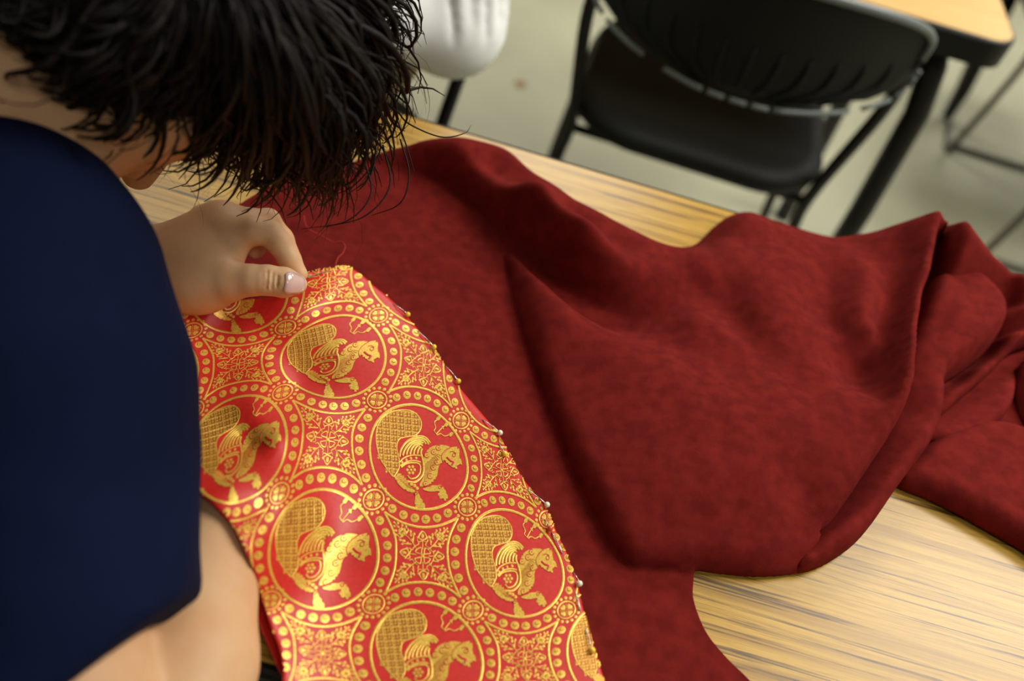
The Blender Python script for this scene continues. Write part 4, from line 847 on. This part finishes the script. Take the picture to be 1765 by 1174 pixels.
# ---- person across the table, cut off by the top of the picture
oth = empty('person', (-0.38, 1.06, 0), 'person in a white long sleeved shirt and khaki trousers across the table', 'person')
H2 = np.array([-.40, 1.04, .60]); S2 = np.array([-.24, 1.10, 1.00]); T2 = np.array([-.56, 1.10, 1.00]); E2 = np.array([-.178, .965, .718]); F2_ = np.array([-.66, .98, .77])
f2 = Field((-.80, .70, .45), (-.02, 1.42, 1.50), 0.005)
f2.cones([H2, (-.40, 1.07, .75), (-.40, 1.10, .95)], [.12, .115, .11], 0, .05, (np.array([0, 1., 0]), 1.25))
f2.cones([S2, (-.40, 1.10, 1.02), T2], [.05, .06, .05], .05); f2.cones([(-.40, 1.11, 1.0), (-.40, 1.07, 1.15)], [.055, .05], .03)
L2 = head(f2, np.array([-.40, 1.04, 1.24]), (0, -.18, 1), (0, -1, -.2), .02)
for s_, e_, w_ in ((S2, E2, np.array([-.33, .86, .765])), (T2, F2_, np.array([-.50, .84, .765]))):
    f2.cones([s_, e_, w_], [.045, .038, .025], .02, .02); d = unit(w_*.4+np.array([-.42, .74, .765])*.6-w_)
    f2.cones([w_, w_+d*.06], [.026, .03], .015, .01, (up, 1.8)); sd = np.cross(d, up)
    for o in (-.024, -.008, .008, .024): f2.cones([w_+d*.07+sd*o, w_+d*.115+sd*o*1.1, w_+d*.135+sd*o*1.1-up*.01], [.009, .008, .007], .004)
    f2.cones([w_+d*.03+sd*.025, w_+d*.07+sd*.045], [.011, .009], .006)
v, q = f2.mesh(); b2 = mesh_obj('body', v, q, M['skin'], oth); add_mod(b2, 'SMOOTH', factor=0.5, iterations=3); eyes(L2, b2)
f3 = Field((-.84, .76, .42), (.0, 1.44, 1.14), 0.005)
f3.cones([H2+[0, 0, -.02], (-.40, 1.07, .75), (-.40, 1.10, .95)], [.12, .13, .125], 0, .05, (np.array([0, 1., 0]), 1.2))
f3.cones([S2, (-.40, 1.10, 1.01), T2], [.065, .075, .065], .05)
for s_, e_, w_ in ((S2, E2, np.array([-.33, .86, .765])), (T2, F2_, np.array([-.50, .84, .765]))):
    f3.cones([s_, s_*.4+e_*.6, e_, e_*.5+w_*.5, w_*.9+e_*.1], [.066, .064, .060, .05, .042], .03, .02)
    for t in (.45, .62, .8): # gathered folds round the elbow
        c = s_*(1-t)+e_*t; f3.cones([c+[-.05, -.03, .0], c+[.0, -.055, -.02], c+[.05, -.02, -.03]], [.008, .013, .008], .02)
f3.cones([E2+[-.02, .08, -.04], (-.26, 1.10, .62), (-.30, 1.10, .52)], [.035, .045, .03], .03)
a_ = unit(E2-S2); b_ = unit(CAMPOS-E2); b_ = unit(b_-b_@a_*a_); c_ = np.cross(a_, b_)
for k_ in range(9):
    ph = -1.3+2.6*k_/8; t0, t1 = (.30, .98) if k_ % 2 else (.50, 1.04)
    q_ = [S2+(E2-S2)*t+(b_*math.cos(ph+dw)+c_*math.sin(ph+dw))*.060 for t, dw in zip(np.linspace(t0, t1, 5), (0, .12, .05, -.08, -.2))]
    f3.cones(q_, [.003, .007, .009, .008, .003], .009)
    q_ = [S2+(E2-S2)*t+(b_*math.cos(ph+.16+dw)+c_*math.sin(ph+.16+dw))*.063 for t, dw in zip(np.linspace(t0, t1, 5), (0, .12, .05, -.08, -.2))]
    f3.cones(q_, [.002, .004, .006, .005, .002], .006, .004, None, True)
f3.cones([(-.40, 1.10, 1.05), (-.40, 1.06, 1.15)], [.06, .07], .01, .004, None, True)
v, q = f3.mesh(); s2 = mesh_obj('shirt', v, q, M['white'], oth); add_mod(s2, 'SMOOTH', factor=0.5, iterations=4)
legs(oth, np.array([-.37, 1.05, .615]), (-.29, .675, .59), (-.50, .675, .59), (-.34, .675, 0), (-.50, .675, 0), M['khaki'])
gd2 = [[L2(.02*math.cos(a), .02*math.sin(a)-.02, .115), L2(.075*math.cos(a), .085*math.sin(a)-.02, .09), L2(.093*math.cos(a), .11*math.sin(a)-.02, .02), L2(.09*math.cos(a), .10*math.sin(a)-.03, -.05)] for a in np.linspace(math.pi*.95, math.pi*2.05, 16)]
hair(oth, L2, gd2, 120, 9, .004, (.003, .006))
# ---------------------------------------------------------------- pins, needle, thread
M['pin'] = mat('pin_steel', lin(214, 214, 210), 0.25, metal=0.8)
for n_, c_ in (('white', (248, 240, 212)), ('yellow', (252, 214, 60)), ('orange', (222, 84, 40))):
    M[n_+'_bead'] = mat(n_+'_pin_head', lin(*c_), 0.2, spec=0.6, coat=0.3)
def bro1(x, y, up): return bro(np.array([[x, y]], float), up)[0]
pins = [('yellow', (703, 542), (682, 526), 'yellow headed pin nearest the sewing hand'),
        ('yellow', (748, 598), (722, 572), 'yellow headed pin, second from the sewing hand along the brocade edge'),
        ('yellow', (790, 657), (771, 634), 'yellow headed pin beside the half roundel on the brocade edge'),
        ('white', (862, 746), (836, 726), 'white headed pin just above a yellow one on the brocade edge'),
        ('yellow', (870, 782), (862, 768), 'yellow headed pin just below a white one on the brocade edge'),
        ('white', (943, 870), (912, 846), 'white headed pin level with the heap of red cloth, its steel shaft showing'),
        ('orange', (948, 911), (941, 898), 'orange headed pin over a rosette on the brocade edge'),
        ('white', (999, 1006), (992, 992), 'white headed pin lowest of the white ones on the brocade edge'),
        ('yellow', (1021, 1121), (1011, 1088), 'yellow headed pin nearest the bottom of the picture')]
for c, h, t, lb in pins:
    hp = bro1(h[0], h[1], 0.0022); e = empty('straight_pin', hp, lb, 'pin', 'straight pins along the brocade edge')
    tp = bro1(t[0], t[1], 0.0011); d = unit(tp-hp); far = tp+d*.008-np.array([0, 0, .003])
    tube('shaft', [hp, hp*.5+tp*.5+[0, 0, .0006], tp, far], 0.00042, M['pin'], e, 6)
    bm = bmesh.new(); bmesh.ops.create_uvsphere(bm, u_segments=16, v_segments=12, radius=0.0021)
    for v in bm.verts: v.co += Vector(hp)
    bm_obj('head', bm, M[c+'_bead'], e, True)
for a, b, lb in (((954, 922), (967, 948), 'steel shaft of a pin under the orange headed pin, its head hidden'), ((994, 1026), (999, 1047), 'steel shaft of a pin below the lowest white headed pin, its head hidden')):
    p, q = bro1(a[0], a[1], .0012), bro1(b[0], b[1], .0012); d = unit(q-p)
    o = tube('straight_pin', [p-d*.004-[0, 0, .002], p, p*.5+q*.5+[0, 0, .0005], q, q+d*.004-[0, 0, .002]], 0.00042, M['pin'], None, 6)
    tag(o, lb, 'pin', 'straight pins along the brocade edge')
a, b = P(514, 483, .7865), bro1(566, 467, .0015); d = unit(b-a)
o = tube('sewing_needle', [a-d*.004, a, a*.5+b*.5+[0, 0, .0006], b, b+d*.004-[0, 0, .0012]], [.00045, .0004, .0004, .0003, .0001], M['pin'], None, 8)
tag(o, 'fine steel needle held between thumb and first finger', 'needle')
M['thread'] = mat('red_thread', lin(190, 34, 28), 0.7)
th = catmull([P(524, 372, .752), P(526, 385, .75), P(533, 396, .75), P(548, 403, .748), P(563, 411, .748), P(575, 418, .748), P(588, 416, .75), P(595, 424, .75), P(591, 436, .749), P(583, 444, .75), P(579, 455, .753), bro1(582, 463, .001)], 6)
o = tube('sewing_thread', th, .00036, M['thread'], None, 6); tag(o, 'loose red thread curling over the cloth beside the sewing hand', 'thread')
